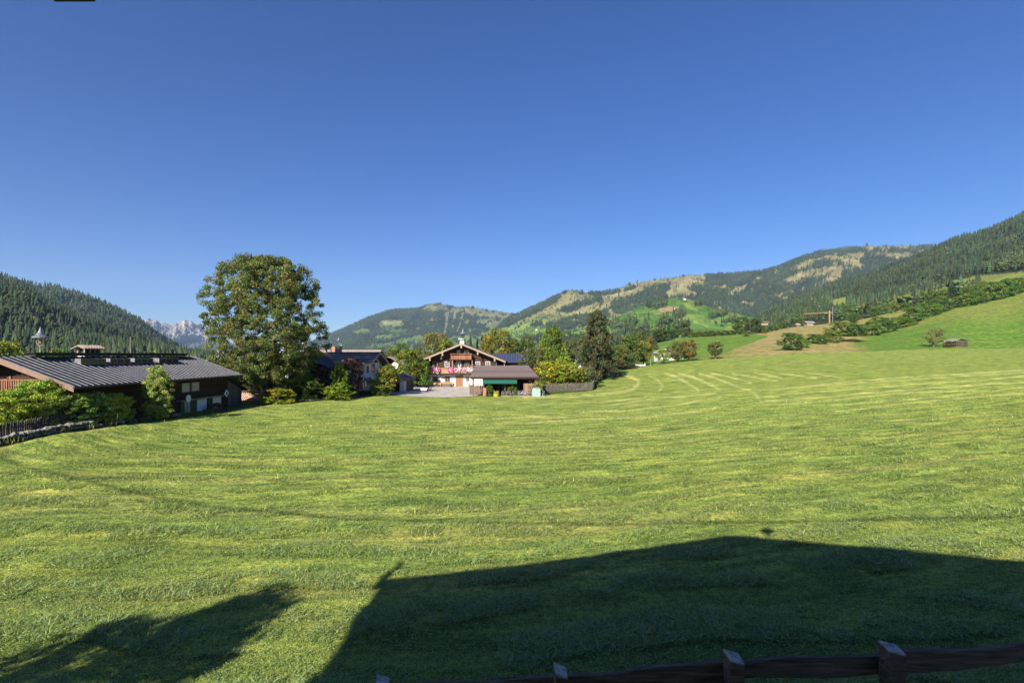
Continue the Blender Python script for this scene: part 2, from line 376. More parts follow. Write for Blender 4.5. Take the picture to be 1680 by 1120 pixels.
n.links.new(sp.outputs[0], m1.inputs[0]); n.links.new(m1.outputs[0], cb.inputs[0]); n.links.new(rsn.outputs['Fac'], cb.inputs[1])
f1 = _noise(n, 1.6, cb.outputs[0], 7, .68); f2 = _noise(n, .35, None, 8, .7); f3 = _noise(n, 6, None, 8, .75)
c = _mix(n, 'MULTIPLY', a.outputs['Color'], _ramp(n, f1, .36, (.38, .50, .52), .64, (1.55, 1.42, 1.3)))
c = _mix(n, 'MULTIPLY', c, _ramp(n, f2, .3, (.6, .72, .76), .7, (1.38, 1.24, 1.12)))
c = _mix(n, 'MULTIPLY', c, _ramp(n, f3, .38, (.4, .48, .5), .62, (1.55, 1.46, 1.35)))
n.links.new(c, b.inputs['Base Color']); b.inputs['Roughness'].default_value = .9; b.inputs['Specular IOR Level'].default_value = .08
_bump(n, b, f3, .9, .12)
ground = npmesh('ground', np.stack([XX, YY, ZZ], -1).reshape(-1, 3), gridfaces(*XX.shape), mg, col=GC.reshape(-1, 3), attrs={'rs': S.ravel()}, smooth=True)
structure(ground)

# ------------------------------------------------------------------ far slopes
MTN = {}
def mountain(name, Y0, Y1, ridge, basez, mat, colfn, nx=420, nt=110, amp=.10, wl=30, seed=0, prof=.9, rough=0):
    rx = np.array([p[0] for p in ridge], float); ry = np.array([p[1] for p in ridge], float)
    def surf(px, t):
        """t 0 foot, 1 ridge, beyond 1 the far side"""
        Y = Y0+(Y1-Y0)*t; u = (px-840)/F; xw = u*Y
        zr = (HY-np.interp(px, rx, ry))/F*Y1
        tt = np.clip(t, 0, 1); h = basez+(zr-basez)*tt**prof
        h = np.where(t > 1, zr-(zr-basez)*(t-1)*1.2, h)
        s = wl
        nse = ridged(xw/(s*14)+seed, Y/(s*30), 5, seed)-.62
        nse2 = fbm(xw/(s*3)+seed, Y/(s*3), 5, seed+9)-.5
        env = np.sin(math.pi*np.clip(t, 0, 1)**1.1)
        h = h+(zr-basez)*amp*(nse*2.2*env+nse2*(.6*env+.05+rough))
        return xw, Y, h
    pxs = np.linspace(rx[0], rx[-1], nx); ts = np.concatenate([np.linspace(0, 1, nt), np.linspace(1.02, 1.5, 8)])
    PXg, Tg = np.meshgrid(pxs, ts); X, Y, Z = surf(PXg, Tg)
    py = HY-F*Z/Y
    o = npmesh(name, np.stack([X, Y, Z], -1).reshape(-1, 3), gridfaces(*X.shape), mat, col=colfn(PXg, py, X, Y).reshape(-1, 3), smooth=True)
    structure(o); MTN[name] = surf; return surf
def polymask(px, py, polys, warp=4, seed=0):
    wx = px+warp*2*(fbm(px/9, py/5, 3, 61+seed)-.5); wy = py+warp*1.2*(fbm(px/9+50, py/5, 3, 62+seed)-.5)
    m = np.zeros(np.shape(px), bool)
    for p in polys: m |= inpoly(wx, wy, p)
    return m
FOREST = (.028, .042, .018)
# right-hand massif
P_A = [[(1072,471),(1085,462),(1100,455),(1107,452),(1155,446),(1159,461),(1140,467),(1127,470),(1130,475),(1146,481),(1135,484),(1117,484),(1095,487),(1092,477),(1101,472),(1100,464)],
 [(1191,485),(1197,476),(1215,470),(1230,464),(1250,451),(1247,459),(1227,467),(1220,475),(1205,482)], [(1260,490),(1300,474),(1302,479),(1275,487)],
 [(1282,460),(1310,447),(1320,450),(1320,457),(1292,462)], [(1295,442),(1310,434),(1335,425),(1372,415),(1378,421),(1335,432),(1307,442)],
 [(1372,422),(1410,412),(1422,415),(1415,422),(1412,432),(1420,437),(1407,440),(1395,432),(1385,432),(1375,426)], [(1428,415),(1467,413),(1502,416),(1492,422),(1475,425),(1455,420)],
 [(1282,461),(1310,447),(1342,440),(1372,435),(1382,440),(1380,450),(1377,460),(1347,465),(1345,462),(1365,450),(1342,452),(1312,459),(1290,462)],
 [(1400,407),(1450,398),(1530,396),(1560,396),(1530,404),(1450,408)],
 [(840,532),(880,514),(915,495),(930,478),(945,468),(1000,474),(1040,459),(1080,452),(1112,450),(1070,472),(1030,488),(1000,496),(1005,510),(1060,530),(1060,590),(760,590),(770,560),(800,548)]]
F_A = [[(920,507),(945,492),(985,487),(988,494),(960,502),(940,512),(930,516),(922,512)], [(1002,500),(1050,480),(1075,467),(1100,464),(1097,477),(1075,492),(1050,505),(1020,515),(1005,510)],
 [(895,532),(932,522),(962,515),(1000,508),(995,522),(957,534),(925,542),(895,548)], [(965,482),(990,478),(1020,474),(1050,468),(1040,474),(1000,482),(975,486)], [(850,552),(900,548),(960,545),(990,552),(940,560),(870,560)],
 [(795,560),(830,556),(850,562),(810,568)], [(868,530),(885,526),(888,534),(872,537)], [(1000,545),(1060,535),(1060,560),(990,565)]]
def past_a(px, py):
    m = polymask(px, py, P_A, 5, 1) & ~polymask(px, py, F_A, 5, 2)
    return (m & ~(fbm(px/5, py/2.5, 3, 66) > .74)) | ((fbm(px/14+3, py/5, 4, 67) > .71) & (px < 1520))
def col_a(px, py, X, Y):
    c = np.zeros(px.shape+(3,)); c[:] = FOREST
    p = past_a(px, py); lowg = sstep(505, 545, py)
    pc = np.zeros_like(c); pc[:] = (.19, .175, .08); pc = mixc(pc, (.115, .185, .04), lowg)
    pc = mixc(pc, (.19, .15, .085), sstep(.5, .7, fbm(px/14, py/6, 4, 81))*.5*(1-lowg))
    pc = mixc(pc, (.09, .15, .035), sstep(.5, .62, fbm(px/22, py/7, 3, 82))*lowg)
    c[p] = pc[p]; return c
slm = slopemat('mountain_slope', .004, .03, .8, 12)
surf_a = mountain('mountain', 1900, 3600, [(740,580),(790,559),(830,524),(870,506),(900,491),(925,479),(940,475),(960,479),(990,480),(1015,473),(1040,464),(1080,458),(1110,455),(1130,451),(1180,450),(1250,445),(1270,440),(1290,432),(1315,422),(1340,413),(1370,409),(1400,407),(1450,403),(1530,402),(1570,399),(1620,393),(1750,373),(1900,353)], -20, slm, col_a, nx=620, nt=150, amp=.16, wl=22, seed=3, prof=.85)
# mountain in the middle
P_B = [[(690,507),(703,499),(719,492),(732,500),(748,501),(771,500),(803,505),(839,510),(839,530),(808,532),(782,530),(790,521),(771,517),(763,511),(750,511),(735,513),(729,509),(703,510)],
 [(578,541),(606,539),(612,548),(583,548)], [(617,529),(638,524),(661,526),(659,534),(648,538),(635,539),(656,541),(667,539),(677,537),(661,548),(643,556),(612,559),(614,551),(646,546),(627,541),(619,534)],
 [(598,564),(638,562),(688,549),(703,556),(677,567),(651,572)], [(700,560),(800,545),(900,548),(900,590),(690,590)], [(795,528),(850,526),(850,548),(800,552)]]
R_B = [[(731,512),(737,511),(735,530),(732,547),(729,547),(731,528)], [(757,513),(763,512),(757,530),(751,545),(748,545),(755,528)], [(745,511),(750,511),(746,524),(742,530)]]
def past_b(px, py): return (polymask(px, py, P_B, 5, 3) & ~(fbm(px/6, py/3, 3, 68) > .68)) | (fbm(px/13+3, py/5, 4, 69) > .72)
def col_b(px, py, X, Y):
    c = np.zeros(px.shape+(3,)); c[:] = FOREST
    p = past_b(px, py); lowg = sstep(520, 545, py)
    pc = np.zeros_like(c); pc[:] = (.15, .15, .07); pc = mixc(pc, (.11, .165, .045), lowg)
    c[p] = pc[p]; r = polymask(px, py, R_B, 2, 5); c[r] = (.15, .15, .10); return c
surf_b = mountain('mountain', 3400, 5200, [(380,600),(450,583),(500,566),(535,551),(560,541),(600,522),(640,509),(665,507),(690,505),(703,499),(718,496),(726,499),(740,503),(770,503),(800,508),(835,513),(860,520),(900,535),(960,560),(1000,590)], -20, slm, col_b, nx=420, nt=120, amp=.13, wl=26, seed=11, prof=.9)
# bare rocky range far to the left
def col_c(px, py, X, Y):
    c = np.zeros(px.shape+(3,)); c[:] = (.33, .30, .27)
    t = sstep(.45, .62, fbm(px/7, py/9, 4, 91)); c = mixc(c, (.20, .19, .18), t)
    c = mixc(c, (.50, .47, .43), sstep(.55, .7, fbm(px/16, py/4, 4, 92))*sstep(530, 545, py))
    v = sstep(545, 562, py+10*(fbm(px/10, py/10, 3, 93)-.5)); return mixc(c, (.05, .07, .05), v*.9)
rkm = slopemat('rock_range', .006, .03, 1.0, 60)
surf_c = mountain('mountain', 5200, 8200, [(180,545),(215,530),(235,524),(243,522),(250,525),(256,524),(263,530),(270,529),(276,532),(283,534),(288,529),(293,530),(298,526),(303,524),(309,527),(314,526),(320,531),(326,533),(335,540),(345,541),(355,551),(370,556),(385,566),(420,572),(470,585)], -30, rkm, col_c, nx=360, nt=120, amp=.30, wl=14, seed=21, prof=1.3, rough=.12)
# green knoll with farms
P_K = [[(992,532),(1050,525),(1037,540),(1005,540)], [(1070,535),(1095,525),(1120,512),(1125,517),(1107,527),(1085,537)], [(1012,545),(1062,535),(1070,545),(1040,557),(1012,550)],
 [(1162,522),(1190,512),(1195,515),(1170,524)], [(1060,502),(1092,495),(1094,503),(1062,505)], [(1138,499),(1150,496),(1152,502),(1140,503)], [(930,560),(1010,548),(1060,552),(1070,566),(1000,575),(930,575)], [(1100,533),(1120,528),(1135,534),(1110,540)],
 [(1185,528),(1205,522),(1208,526),(1190,531)], [(880,560),(920,552),(930,560),(890,568)]]
def for_k(px, py): return polymask(px, py, P_K, 3, 7)
def col_k(px, py, X, Y):
    c = np.zeros(px.shape+(3,)); c[:] = (.115, .20, .042)
    c = mixc(c, (.17, .21, .06), sstep(.48, .6, fbm(px/18, py/6, 3, 101))*.8); c = mixc(c, (.075, .15, .03), sstep(.5, .56, fbm(px/30+9, py/8, 2, 103)))
    d = polymask(px, py, [[(1078,507),(1096,503),(1115,502),(1113,508),(1085,513)], [(1000,537),(1020,534),(1018,541)]], 2, 9); c[d] = (.32, .22, .13)
    c[for_k(px, py)] = FOREST; return c
knm = slopemat('knoll_slope', .01, .06, .5, 4)
surf_k = mountain('hill', 620, 1500, [(800,590),(860,568),(900,556),(940,545),(980,534),(1020,516),(1050,503),(1075,493),(1100,489),(1118,488),(1135,492),(1160,502),(1180,508),(1230,519),(1280,529),(1330,545),(1400,575)], -18, knm, col_k, nx=420, nt=110, amp=.10, wl=12, seed=31, prof=.8)
# wooded valley sides on the left, one behind the other
def col_l(px, py, X, Y):
    c = np.zeros(px.shape+(3,)); c[:] = FOREST
    p = inpoly(px, py, [(272,574),(300,568),(322,574),(318,582),(270,582)]); c[p] = (.15, .22, .05); return c
surf_d = mountain('hill', 1100, 1900, [(-700,388),(-300,413),(-60,448),(0,455),(60,469),(90,475),(130,485),(150,492),(180,506),(200,515),(230,531),(250,546),(270,560),(300,574),(340,585),(380,596)], -20, slm, col_l, nx=360, nt=80, amp=.2, wl=12, seed=41, prof=.9)
surf_e = mountain('hill', 420, 1150, [(-900,401),(-500,411),(-200,441),(-80,447),(0,461),(30,469),(60,485),(90,503),(130,521),(170,538),(210,558),(250,573),(300,588),(340,597)], -16, slm, col_l, nx=360, nt=80, amp=.22, wl=9, seed=47, prof=.9)

# ------------------------------------------------------------------ woods on the far slopes (uncountable: one stuff mesh per slope)
rng = np.random.default_rng(5)
def conifer_proto(seed, tiers=4, n=6):
    r = np.random.default_rng(seed); V = []; Fc = []
    for k in range(tiers):
        z0 = .06+.72*k/tiers; z1 = min(1, z0+.30+.1*(k == tiers-1)); rad = .20*(1-.80*k/tiers)
        if k == tiers-1: z1 = 1.0
        b = len(V); V.append((0, 0, z1))
        for i in range(n):
            a = 2*math.pi*(i+r.uniform(-.3, .3))/n+k; q = rad*r.uniform(.75, 1.2)
            V.append((q*math.cos(a), q*math.sin(a), z0+r.uniform(-.04, .04)))
        for i in range(n): Fc.append((b, b+1+i, b+1+(i+1) % n))
    return np.array(V), np.array(Fc)
def broad_proto(seed, lumps=20):
    r = np.random.default_rng(seed); V = []; Fc = []
    oc = np.array([(1,0,0),(0,1,0),(-1,0,0),(0,-1,0),(0,0,1),(0,0,-1)], float)
    of = [(0,1,4),(1,2,4),(2,3,4),(3,0,4),(1,0,5),(2,1,5),(3,2,5),(0,3,5)]
    for k in range(lumps):
        a = r.uniform(0, 6.28); d = r.uniform(0, .24); zc = r.uniform(.18, .86); d = r.uniform(.1, 1)**.5*.34*math.sqrt(max(.05, 1-((zc-.5)/.42)**2)) if lumps > 5 else d; c = np.array((d*math.cos(a), d*math.sin(a), zc if lumps > 5 else r.uniform(.35, .78))); s = r.uniform(.07, .13) if lumps > 5 else r.uniform(.13, .22)
        ang = r.uniform(0, 1.57); ca, sa = math.cos(ang), math.sin(ang); b = len(V)
        for p in oc*r.uniform(.7, 1.25, (6, 1)):
            V.append(c+s*np.array((p[0]*ca-p[1]*sa, p[0]*sa+p[1]*ca, p[2]*1.0)))
        Fc += [(b+i, b+j, b+q) for i, j, q in of]
    return np.array(V), np.array(Fc)
CONS = [conifer_proto(i, 4, 6) for i in range(5)]; BRDS = [broad_proto(20+i) for i in range(5)]
CONF = [conifer_proto(40+i, 2, 5) for i in range(4)]; BRDF = [broad_proto(60+i, 3) for i in range(4)]
woodm = leafmat('woodland', 0, False, .9, .1)
def bake(name, label, X, Y, Z, H, broad, colr, far=False):
    cs, bs = (CONF, BRDF) if far else (CONS, BRDS)
    Vs, Fs, Cs, off = [], [], [], 0
    st_ = fbm(X/110+5, Y/150, 4, 88); colr = colr*(.45+1.15*st_)[:, None]; H = H*(.7+.6*fbm(X/60, Y/80+9, 3, 89))
    idx = rng.integers(0, len(cs), len(X)); ang = rng.uniform(0, 6.28, len(X))
    for kind, protos in ((False, cs), (True, bs)):
        for k, (pv, pf) in enumerate(protos):
            s = (broad == kind) & (idx == k); m = s.sum()
            if not m: continue
            ca, sa = np.cos(ang[s])[:, None], np.sin(ang[s])[:, None]; h = H[s][:, None]; wdt = h*rng.uniform(.85, 1.3, (m, 1))
            vx = (pv[:, 0]*ca-pv[:, 1]*sa)*wdt+X[s][:, None]; vy = (pv[:, 0]*sa+pv[:, 1]*ca)*wdt+Y[s][:, None]; vz = pv[:, 2]*h+Z[s][:, None]-.05*h
            Vs.append(np.stack([vx, vy, vz], -1).reshape(-1, 3)); nv = len(pv)
            Fs.append((pf[None]+(np.arange(m)*nv)[:, None, None]+off).reshape(-1, 3)); off += m*nv
            sh = rng.uniform(.8, 1.2, (m, nv, 1)); Cs.append((colr[s][:, None, :]*sh).reshape(-1, 3))
    o = npmesh(name, np.concatenate(Vs), np.concatenate(Fs), woodm, col=np.concatenate(Cs))
    o['kind'] = 'stuff'; o['label'] = label; o['category'] = 'forest'; return o
def treecol(n, broad, wide=1.0):
    c = np.array((.029, .046, .021))*rng.uniform(.6, 1.5, (n, 1))*np.stack([rng.uniform(.8, 1.25, n), np.ones(n), rng.uniform(.7, 1.2, n)], -1)
    b = np.array((.058, .080, .026))*rng.uniform(.6, 1.4, (n, 1))*np.stack([rng.uniform(.8, 1.35, n), np.ones(n), rng.uniform(.7, 1.2, n)], -1)
    return np.where(broad[:, None], b, c)
def woods(surf, N, px0, px1, isf, hgt, label, bfrac=.15, far=True, sparse=.03, tmin=0.0):
    px = rng.uniform(px0, px1, N); t = rng.uniform(tmin, 1.04, N)
    X, Y, Z = surf(px, t); py = HY-F*Z/Y
    m = isf(px, py) | (rng.uniform(size=N) < sparse*(fbm(px/6, py/4, 2, 5) > .5)*2)
    X, Y, Z, py, px = X[m], Y[m], Z[m], py[m], px[m]
    br = (rng.uniform(size=len(X)) < bfrac*(.5+1.6*(fbm(px/18, py/9, 2, 77) > .55)))
    H = hgt*rng.uniform(.6, 1.25, len(X))*np.where(br, .72, 1); bake('forest', label, X, Y, Z, H, br, treecol(len(X), br), far)
woods(surf_a, 80000, 760, 1600, lambda a, b: ~past_a(a, b), 18, 'dark conifer woods on the high mountain behind the green knoll')
woods(surf_b, 36000, 480, 900, lambda a, b: ~past_b(a, b) & ~polymask(a, b, R_B, 2, 5), 21, 'bluish conifer woods on the far mountain above the dark roofed chalet')
woods(surf_k, 16000, 820, 1380, for_k, 15, 'tree rows and copses on the bright green knoll', .45, True, .018)
notp = lambda a, b: ~inpoly(a, b, [(272,574),(300,568),(322,574),(318,582),(270,582)])
woods(surf_d, 10000, -350, 350, notp, 25, 'bluish wooded valley side at the far left behind the nearer woods', .2, True)
woods(surf_e, 14000, -420, 330, notp, 21, 'dense mixed woods on the valley side behind the barn', .3, False)
# front right hillside
N = 24000
px = rng.uniform(1225, 1900, N); Yf = np.exp(rng.uniform(math.log(470), math.log(1650), N)); X = (px-840)/F*Yf; Z = G(X, Yf); py = HY-F*Z/Yf
keep = ~(inpoly(px, py, [(1500,486),(1560,460),(1600,449),(1700,440),(1700,470),(1600,478),(1560,487)]) | inpoly(px, py, [(1363,492),(1390,486),(1388,508),(1366,512)]))
lowz = Yf < 640
keep &= ~((px > 1305) & (px < 1385) & (Yf < 600)) & ~(lowz & (px < 1420) & (fbm(X/40, Yf/40, 3, 15) > .42)) & ~((Yf < 560) & (px > 1420) & (fbm(X/40, Yf/40, 3, 16) > .5))
X, Yf, Z, px = X[keep], Yf[keep], Z[keep], px[keep]
br = rng.uniform(size=len(X)) < np.where(Yf < 760, .65, .13+.25*(fbm(X/90, Yf/90, 3, 78) > .58))
bake('forest', 'dense spruce forest climbing the hillside at the right edge', X, Yf, Z, np.where(br, 12, 16.5)*rng.uniform(.6, 1.25, len(X)), br, treecol(len(X), br)*1.1, False)
# valley floor woods behind the village
N = 5200
px = rng.uniform(330, 1100, N); Yv = np.exp(rng.uniform(math.log(260), math.log(1300), N)); X = (px-840)/F*Yv; Z = G(X, Yv)
keep = fbm(X/60, Yv/90, 3, 17) > .46; X, Yv, Z = X[keep], Yv[keep], Z[keep]
br = rng.uniform(size=len(X)) < .5
bake('forest', 'mixed trees on the valley floor behind the village', X, Yv, Z, 11*rng.uniform(.6, 1.2, len(X)), br, treecol(len(X), br), False)

# ------------------------------------------------------------------ grass of the near meadow
def grass(N, y0, y1, lng, seed, label, loose=False):
    r = np.random.default_rng(seed)
    Y = 1/(1/y0-r.uniform(0, 1, N)*(1/y0-1/y1)); u = r.uniform(-1.12, 1.12, N); X = u*np.maximum(Y, 1)
    k = (X > -29) & (Y < edgeY(pxof(X, Y))-1); X, Y, u = X[k], Y[k], u[k]; N = len(X)
    s = rowcoord(X, Y); rp = np.sin(s*2*math.pi/2.6+14*(fbm(X/9, Y/9, 3, 11)-.5))
    Z = G(X, Y)+(1-sstep(30, 70, Y))*(.03*np.maximum(rp, 0)+.04*(fbm(X*1.3, Y*1.3, 4, 21)-.5))
    clump = fbm(X*1.1, Y*1.1, 3, 23)
    if loose:
        k = (rp > -.2) & (clump > .52-.1*r.uniform(size=N)); X, Y, u, s, rp, Z, clump = X[k], Y[k], u[k], s[k], rp[k], Z[k]+.03*r.uniform(size=k.sum()), clump[k]; N = len(X)
    L = lng*r.uniform(.35, 1.5, N)*(1+Y/34)*(.6+.9*sstep(.4, .62, clump)*(rp > -.3)); W = .0042*r.uniform(.7, 1.4, N)*(1+Y/7)
    az = r.uniform(0, 6.283, N)+.0; flat = r.uniform(size=N) < ((.25+.45*(rp > .1)*(clump > .45)) if not loose else .9); el = np.where(flat, r.uniform(.05, .4, N), r.uniform(.5, 1.35, N))
    d = np.stack([np.cos(az)*np.cos(el), np.sin(az)*np.cos(el), np.sin(el)], -1)
    sd = np.stack([-np.sin(az), np.cos(az), r.uniform(-.3, .3, N)], -1)
    base = np.stack([X, Y, Z-.01+np.where(flat, r.uniform(0, .06, N), 0)], -1)
    V = np.stack([base-sd*W[:, None], base+sd*W[:, None], base+d*L[:, None]], 1).reshape(-1, 3)
    px_, py_ = project(X, np.maximum(Y, 1), Z)
    c = ground_colour(X, Y, px_, np.ones(N, bool), edgeY(px_), py_, s)
    c = c*r.uniform(.45, 1.8, (N, 1)); c = mixc(c, (.14, .235, .04), (r.uniform(size=N) < .35)*.6)
    nr = 1-sstep(9, 26, Y); c = mixc(c, (.40, .54, .25), (flat & (r.uniform(size=N) < .4))*.85*(.15+.85*nr))
    c = mixc(c, (.42, .36, .14), (r.uniform(size=N) < .05)*.7*nr)
    o = npmesh('grass', V, np.arange(3*N).reshape(-1, 3), leafmat('grass_blade', .45, False, .5, .3), col=np.repeat(np.clip(c, 0, 1), 3, 0))
    o['kind'] = 'stuff'; o['label'] = label; o['category'] = 'grass'
grass(950000, 6.5, 60, .044, 1, 'short mown grass covering the meadow')
grass(330000, 6.5, 48, .085, 2, 'loose cut stalks lying in rows on the mown meadow', True)

#@@OBJECTS
# ------------------------------------------------------------------ object materials
DARKWOOD = planks('dark_boards', (.060,.030,.018), (.022,.012,.009), .22, 2)
BROWNV = planks('brown_boards', (.17,.11,.075), (.09,.055,.04), .16, 3)
GREYV = planks('grey_boards', (.17,.15,.14), (.075,.065,.06), .14, 3)
REDWOOD = planks('reddish_boards', (.32,.15,.085), (.19,.08,.05), .14, 3)
TANWOOD = planks('tan_boards', (.42,.27,.15), (.27,.16,.09), .2, 2)
PALEWOOD = M('pale_wood', (.36,.28,.21), (.22,.165,.125), 2, .8, (6,6,1))
RAKEWOOD = M('rake_wood', (.27,.18,.13), (.15,.095,.07), 2, .8, (2,2,8))
WHITE = M('white_render', (.70,.68,.63), (.56,.54,.50), 1.2, .9)
WHITEP = M('white_paint', (.78,.78,.76), (.66,.66,.64), 3, .6, bump=.05)
DARKMETAL = M('dark_roof_metal', (.020,.022,.030), (.010,.011,.016), .9, .6, (1,1,1), .2, .08, .25)
SEAM = M('roof_seam_metal', (.23,.23,.25), (.13,.13,.15), 3, .5, metal=.2, bump=.05)
BLUEROOF = M('blue_roof_metal', (.045,.058,.11), (.03,.04,.075), 2, .4, metal=.2, bump=.1)
SHINGLE = planks('brown_shingles', (.19,.145,.13), (.115,.088,.08), .32, 1)
SHINGLEX = planks('weathered_shingles', (.20,.15,.13), (.10,.075,.07), .4, 1)
DARKSHING = planks('dark_shingles', (.075,.065,.07), (.03,.027,.03), .35, 1)
GREYROOF = M('grey_roof', (.28,.27,.26), (.18,.17,.165), 1.5, .8)
TANROOF = M('tan_roof', (.36,.28,.22), (.24,.18,.14), 2, .8)
IRON = M('dark_iron', (.045,.045,.05), (.03,.03,.033), 5, .5, metal=.4, bump=.05)
COPPER = M('grey_metal_cap', (.22,.23,.25), (.14,.15,.17), 4, .45, metal=.4, bump=.1)
GLASS = M('window_glass', (.035,.045,.055), (.02,.025,.03), 2, .08, bump=0, spec=.8)
CURTAIN = M('curtain_window', (.52,.50,.46), (.34,.32,.30), 2, .3, (1,4,.4), bump=0)
GREENP = M('green_paint', (.03,.10,.05), (.02,.07,.035), 4, .6)
AWN = M('green_awning_cloth', (.012,.105,.075), (.01,.08,.055), 3, .8)
STONE = M('grey_stone', (.25,.24,.215), (.08,.08,.07), 4, .9, bump=.8)
GRAVEL = M('gravel', (.52,.47,.41), (.27,.24,.20), 1.1, .95, bump=.6)
BRICK = M('brick_red_plaster', (.40,.19,.12), (.26,.12,.08), 5, .9)
PALEGREEN = M('pale_green_metal', (.30,.42,.36), (.22,.32,.28), 2, .5)
YELLOW = M('yellow_plastic', (.45,.36,.05), (.38,.29,.04), 4, .5)
ORANGE = M('orange_steel', (.42,.29,.17), (.34,.22,.12), 4, .5)
TYRE = M('rubber', (.04,.04,.04), (.025,.025,.025), 5, .8)
BARK = M('bark', (.115,.09,.07), (.045,.035,.028), 6, .95, (6,6,1), bump=.8)
FENCEWOOD = M('old_fence_wood', (.22,.155,.11), (.05,.035,.028), 2.2, .85, (1,12,12), bump=.8)
ENDGRAIN = M('weathered_post_top', (.58,.55,.52), (.20,.18,.17), 9, .8, (1,3,3), bump=.9)
LOGEND = M('split_log_ends', (.62,.42,.32), (.38,.22,.16), 6, .9)
LEAF = leafmat()

# ------------------------------------------------------------------ trees and shrubs
def prof(shape, z):
    if shape == 'round': return np.sqrt(np.clip(1-((z-.52)/.5)**2, 0, 1))
    if shape == 'syc': return np.sqrt(np.clip(1-(np.abs(z-.50)/.51)**2.3, 0, 1))
    if shape == 'oval': return np.clip(np.sin(np.pi*np.clip(z, 0, 1)**.8), 0, 1)**.7
    if shape == 'cone': return np.clip(1.0-z, 0, 1)**.85*np.clip(z*9, 0, 1)
    if shape == 'ragged': return (np.clip(1.03-z, 0, 1)**.62)*np.clip(z*6, 0, 1)
    if shape == 'column': return np.clip(np.sin(np.pi*np.clip(z*.93+.06, 0, 1)), 0, 1)**.45
    if shape == 'bush': return np.sqrt(np.clip(1-((z-.3)/.7)**2, 0, 1))
def make_tree(seed, shape, zb, nclump, nleaf, leaf, base, var=.35, hue=.25, accent=None, accf=0, clr=.13, trunk=.03, inner=.35, droop=0, aspect=1.0, bare=False):
    """unit tree: height 1, crown width 1; returns trunk mesh data and crown arrays"""
    r = np.random.default_rng(seed)
    pts = []
    while len(pts) < nclump:
        z = r.uniform(0.03, .97); a = r.uniform(0, 6.283); q = math.sqrt(r.uniform(inner**2, 1.0))
        lump = .86+.28*float(vnoise(np.array([a*1.1+seed]), np.array([z*3.2+seed]), seed)[0])
        rr = .5*float(prof(shape, np.array(z)))*q*lump
        if rr < .02 and z < .9: continue
        pts.append((rr*math.cos(a), rr*math.sin(a), zb+(1-zb)*z))
    pts = np.array(pts)
    # branches: join each clump to the nearest earlier node, from the inside out
    nodes_ = [np.array((0, 0, 0.)), np.array((0, 0, zb*.5)), np.array((r.normal()*.01, r.normal()*.01, zb*1.0+.02))]; par = [-1, 0, 1]
    kk = 3 if shape in ('round', 'bush', 'oval', 'syc') else 9
    for i in range(1, kk):
        top = zb+(1-zb)*(.25+.6*i/kk if shape not in ('cone', 'ragged', 'column') else .97*i/kk)
        nodes_.append(np.array((r.normal()*.02, r.normal()*.02, top))); par.append(len(nodes_)-2)
    order = np.argsort(np.linalg.norm((pts-np.array((0, 0, zb+.05)))*np.array((1, 1, .8)), axis=1))
    for i in order[:min(len(order), 420)]:
        p = pts[i]; nn = np.array(nodes_[2:]); d = np.linalg.norm(nn-p, axis=1)+.35*np.maximum(nn[:, 2]-p[2]+.04*(1-droop), 0)
        j = int(np.argmin(d))+2; q = nodes_[j]
        mid = (p+q)/2+np.array((0, 0, -.12 if droop < .5 else .03))*np.linalg.norm(p-q)+r.normal(size=3)*.008
        nodes_.append(mid); par.append(j); nodes_.append(p); par.append(len(nodes_)-2)
    load = np.ones(len(nodes_))
    for i in range(len(nodes_)-1, 0, -1): load[par[i]] += load[i]
    rad = trunk*np.sqrt(load/load[0])
    tb = MB()
    for i in range(1, len(nodes_)):
        if rad[i] > trunk*.05: tb.tube(nodes_[par[i]], nodes_[i], min(rad[par[i]], rad[i]*1.35), rad[i], 7 if rad[i] > trunk*.4 else 4, False)
    rt = tb; b = len(tb.v)
    tb.lathe([(trunk*1.9, -.02), (trunk*1.25, .025), (trunk*.98, .07)], n=9)
    # leaves
    k = r.integers(0, nclump, nleaf); cr = clr*r.uniform(.6, 1.3, nclump)
    off = r.normal(size=(nleaf, 3)); off /= np.linalg.norm(off, axis=1)[:, None]+1e-9; off *= (r.uniform(0, 1, nleaf)**.45)[:, None]
    off[:, 2] *= .62
    P = pts[k]+off*cr[k][:, None]*np.array((1, 1, aspect))
    if droop: P[:, 2] -= droop*.25*np.hypot(P[:, 0], P[:, 1])
    P[:, 2] = np.maximum(P[:, 2], .005)
    nrm = off+r.normal(size=(nleaf, 3))*.8+np.array((0, 0, .45)); nrm /= np.linalg.norm(nrm, axis=1)[:, None]
    t1 = np.cross(nrm, r.normal(size=(nleaf, 3))); t1 /= np.linalg.norm(t1, axis=1)[:, None]; t2 = np.cross(nrm, t1)
    s = leaf*r.uniform(.55, 1.35, nleaf)[:, None]; s2 = s*.62
    V = np.stack([P-t1*s, P+t2*s2, P+t1*s, P-t2*s2], 1)
    cc = np.array(base)[None]*np.ones((nleaf, 1)); cv = r.uniform(1-var, 1+var, nclump)[k]; hv = r.uniform(-1, 1, nclump)[k]
    cc = cc*cv[:, None]*r.uniform(.7, 1.35, (nleaf, 1)); cc[:, 0] *= 1+hue*hv; cc[:, 2] *= 1-hue*.5*hv
    if accent is not None:
        am = (r.uniform(size=nclump)[k] < accf*1.2) & (r.uniform(size=nleaf) < .75) | (r.uniform(size=nleaf) < accf*.35)
        cc[am] = np.array(accent)*r.uniform(.6, 1.3, (am.sum(), 1))
    return tb, V.reshape(-1, 3), np.repeat(cc, 4, 0), nleaf
PROTO = {}
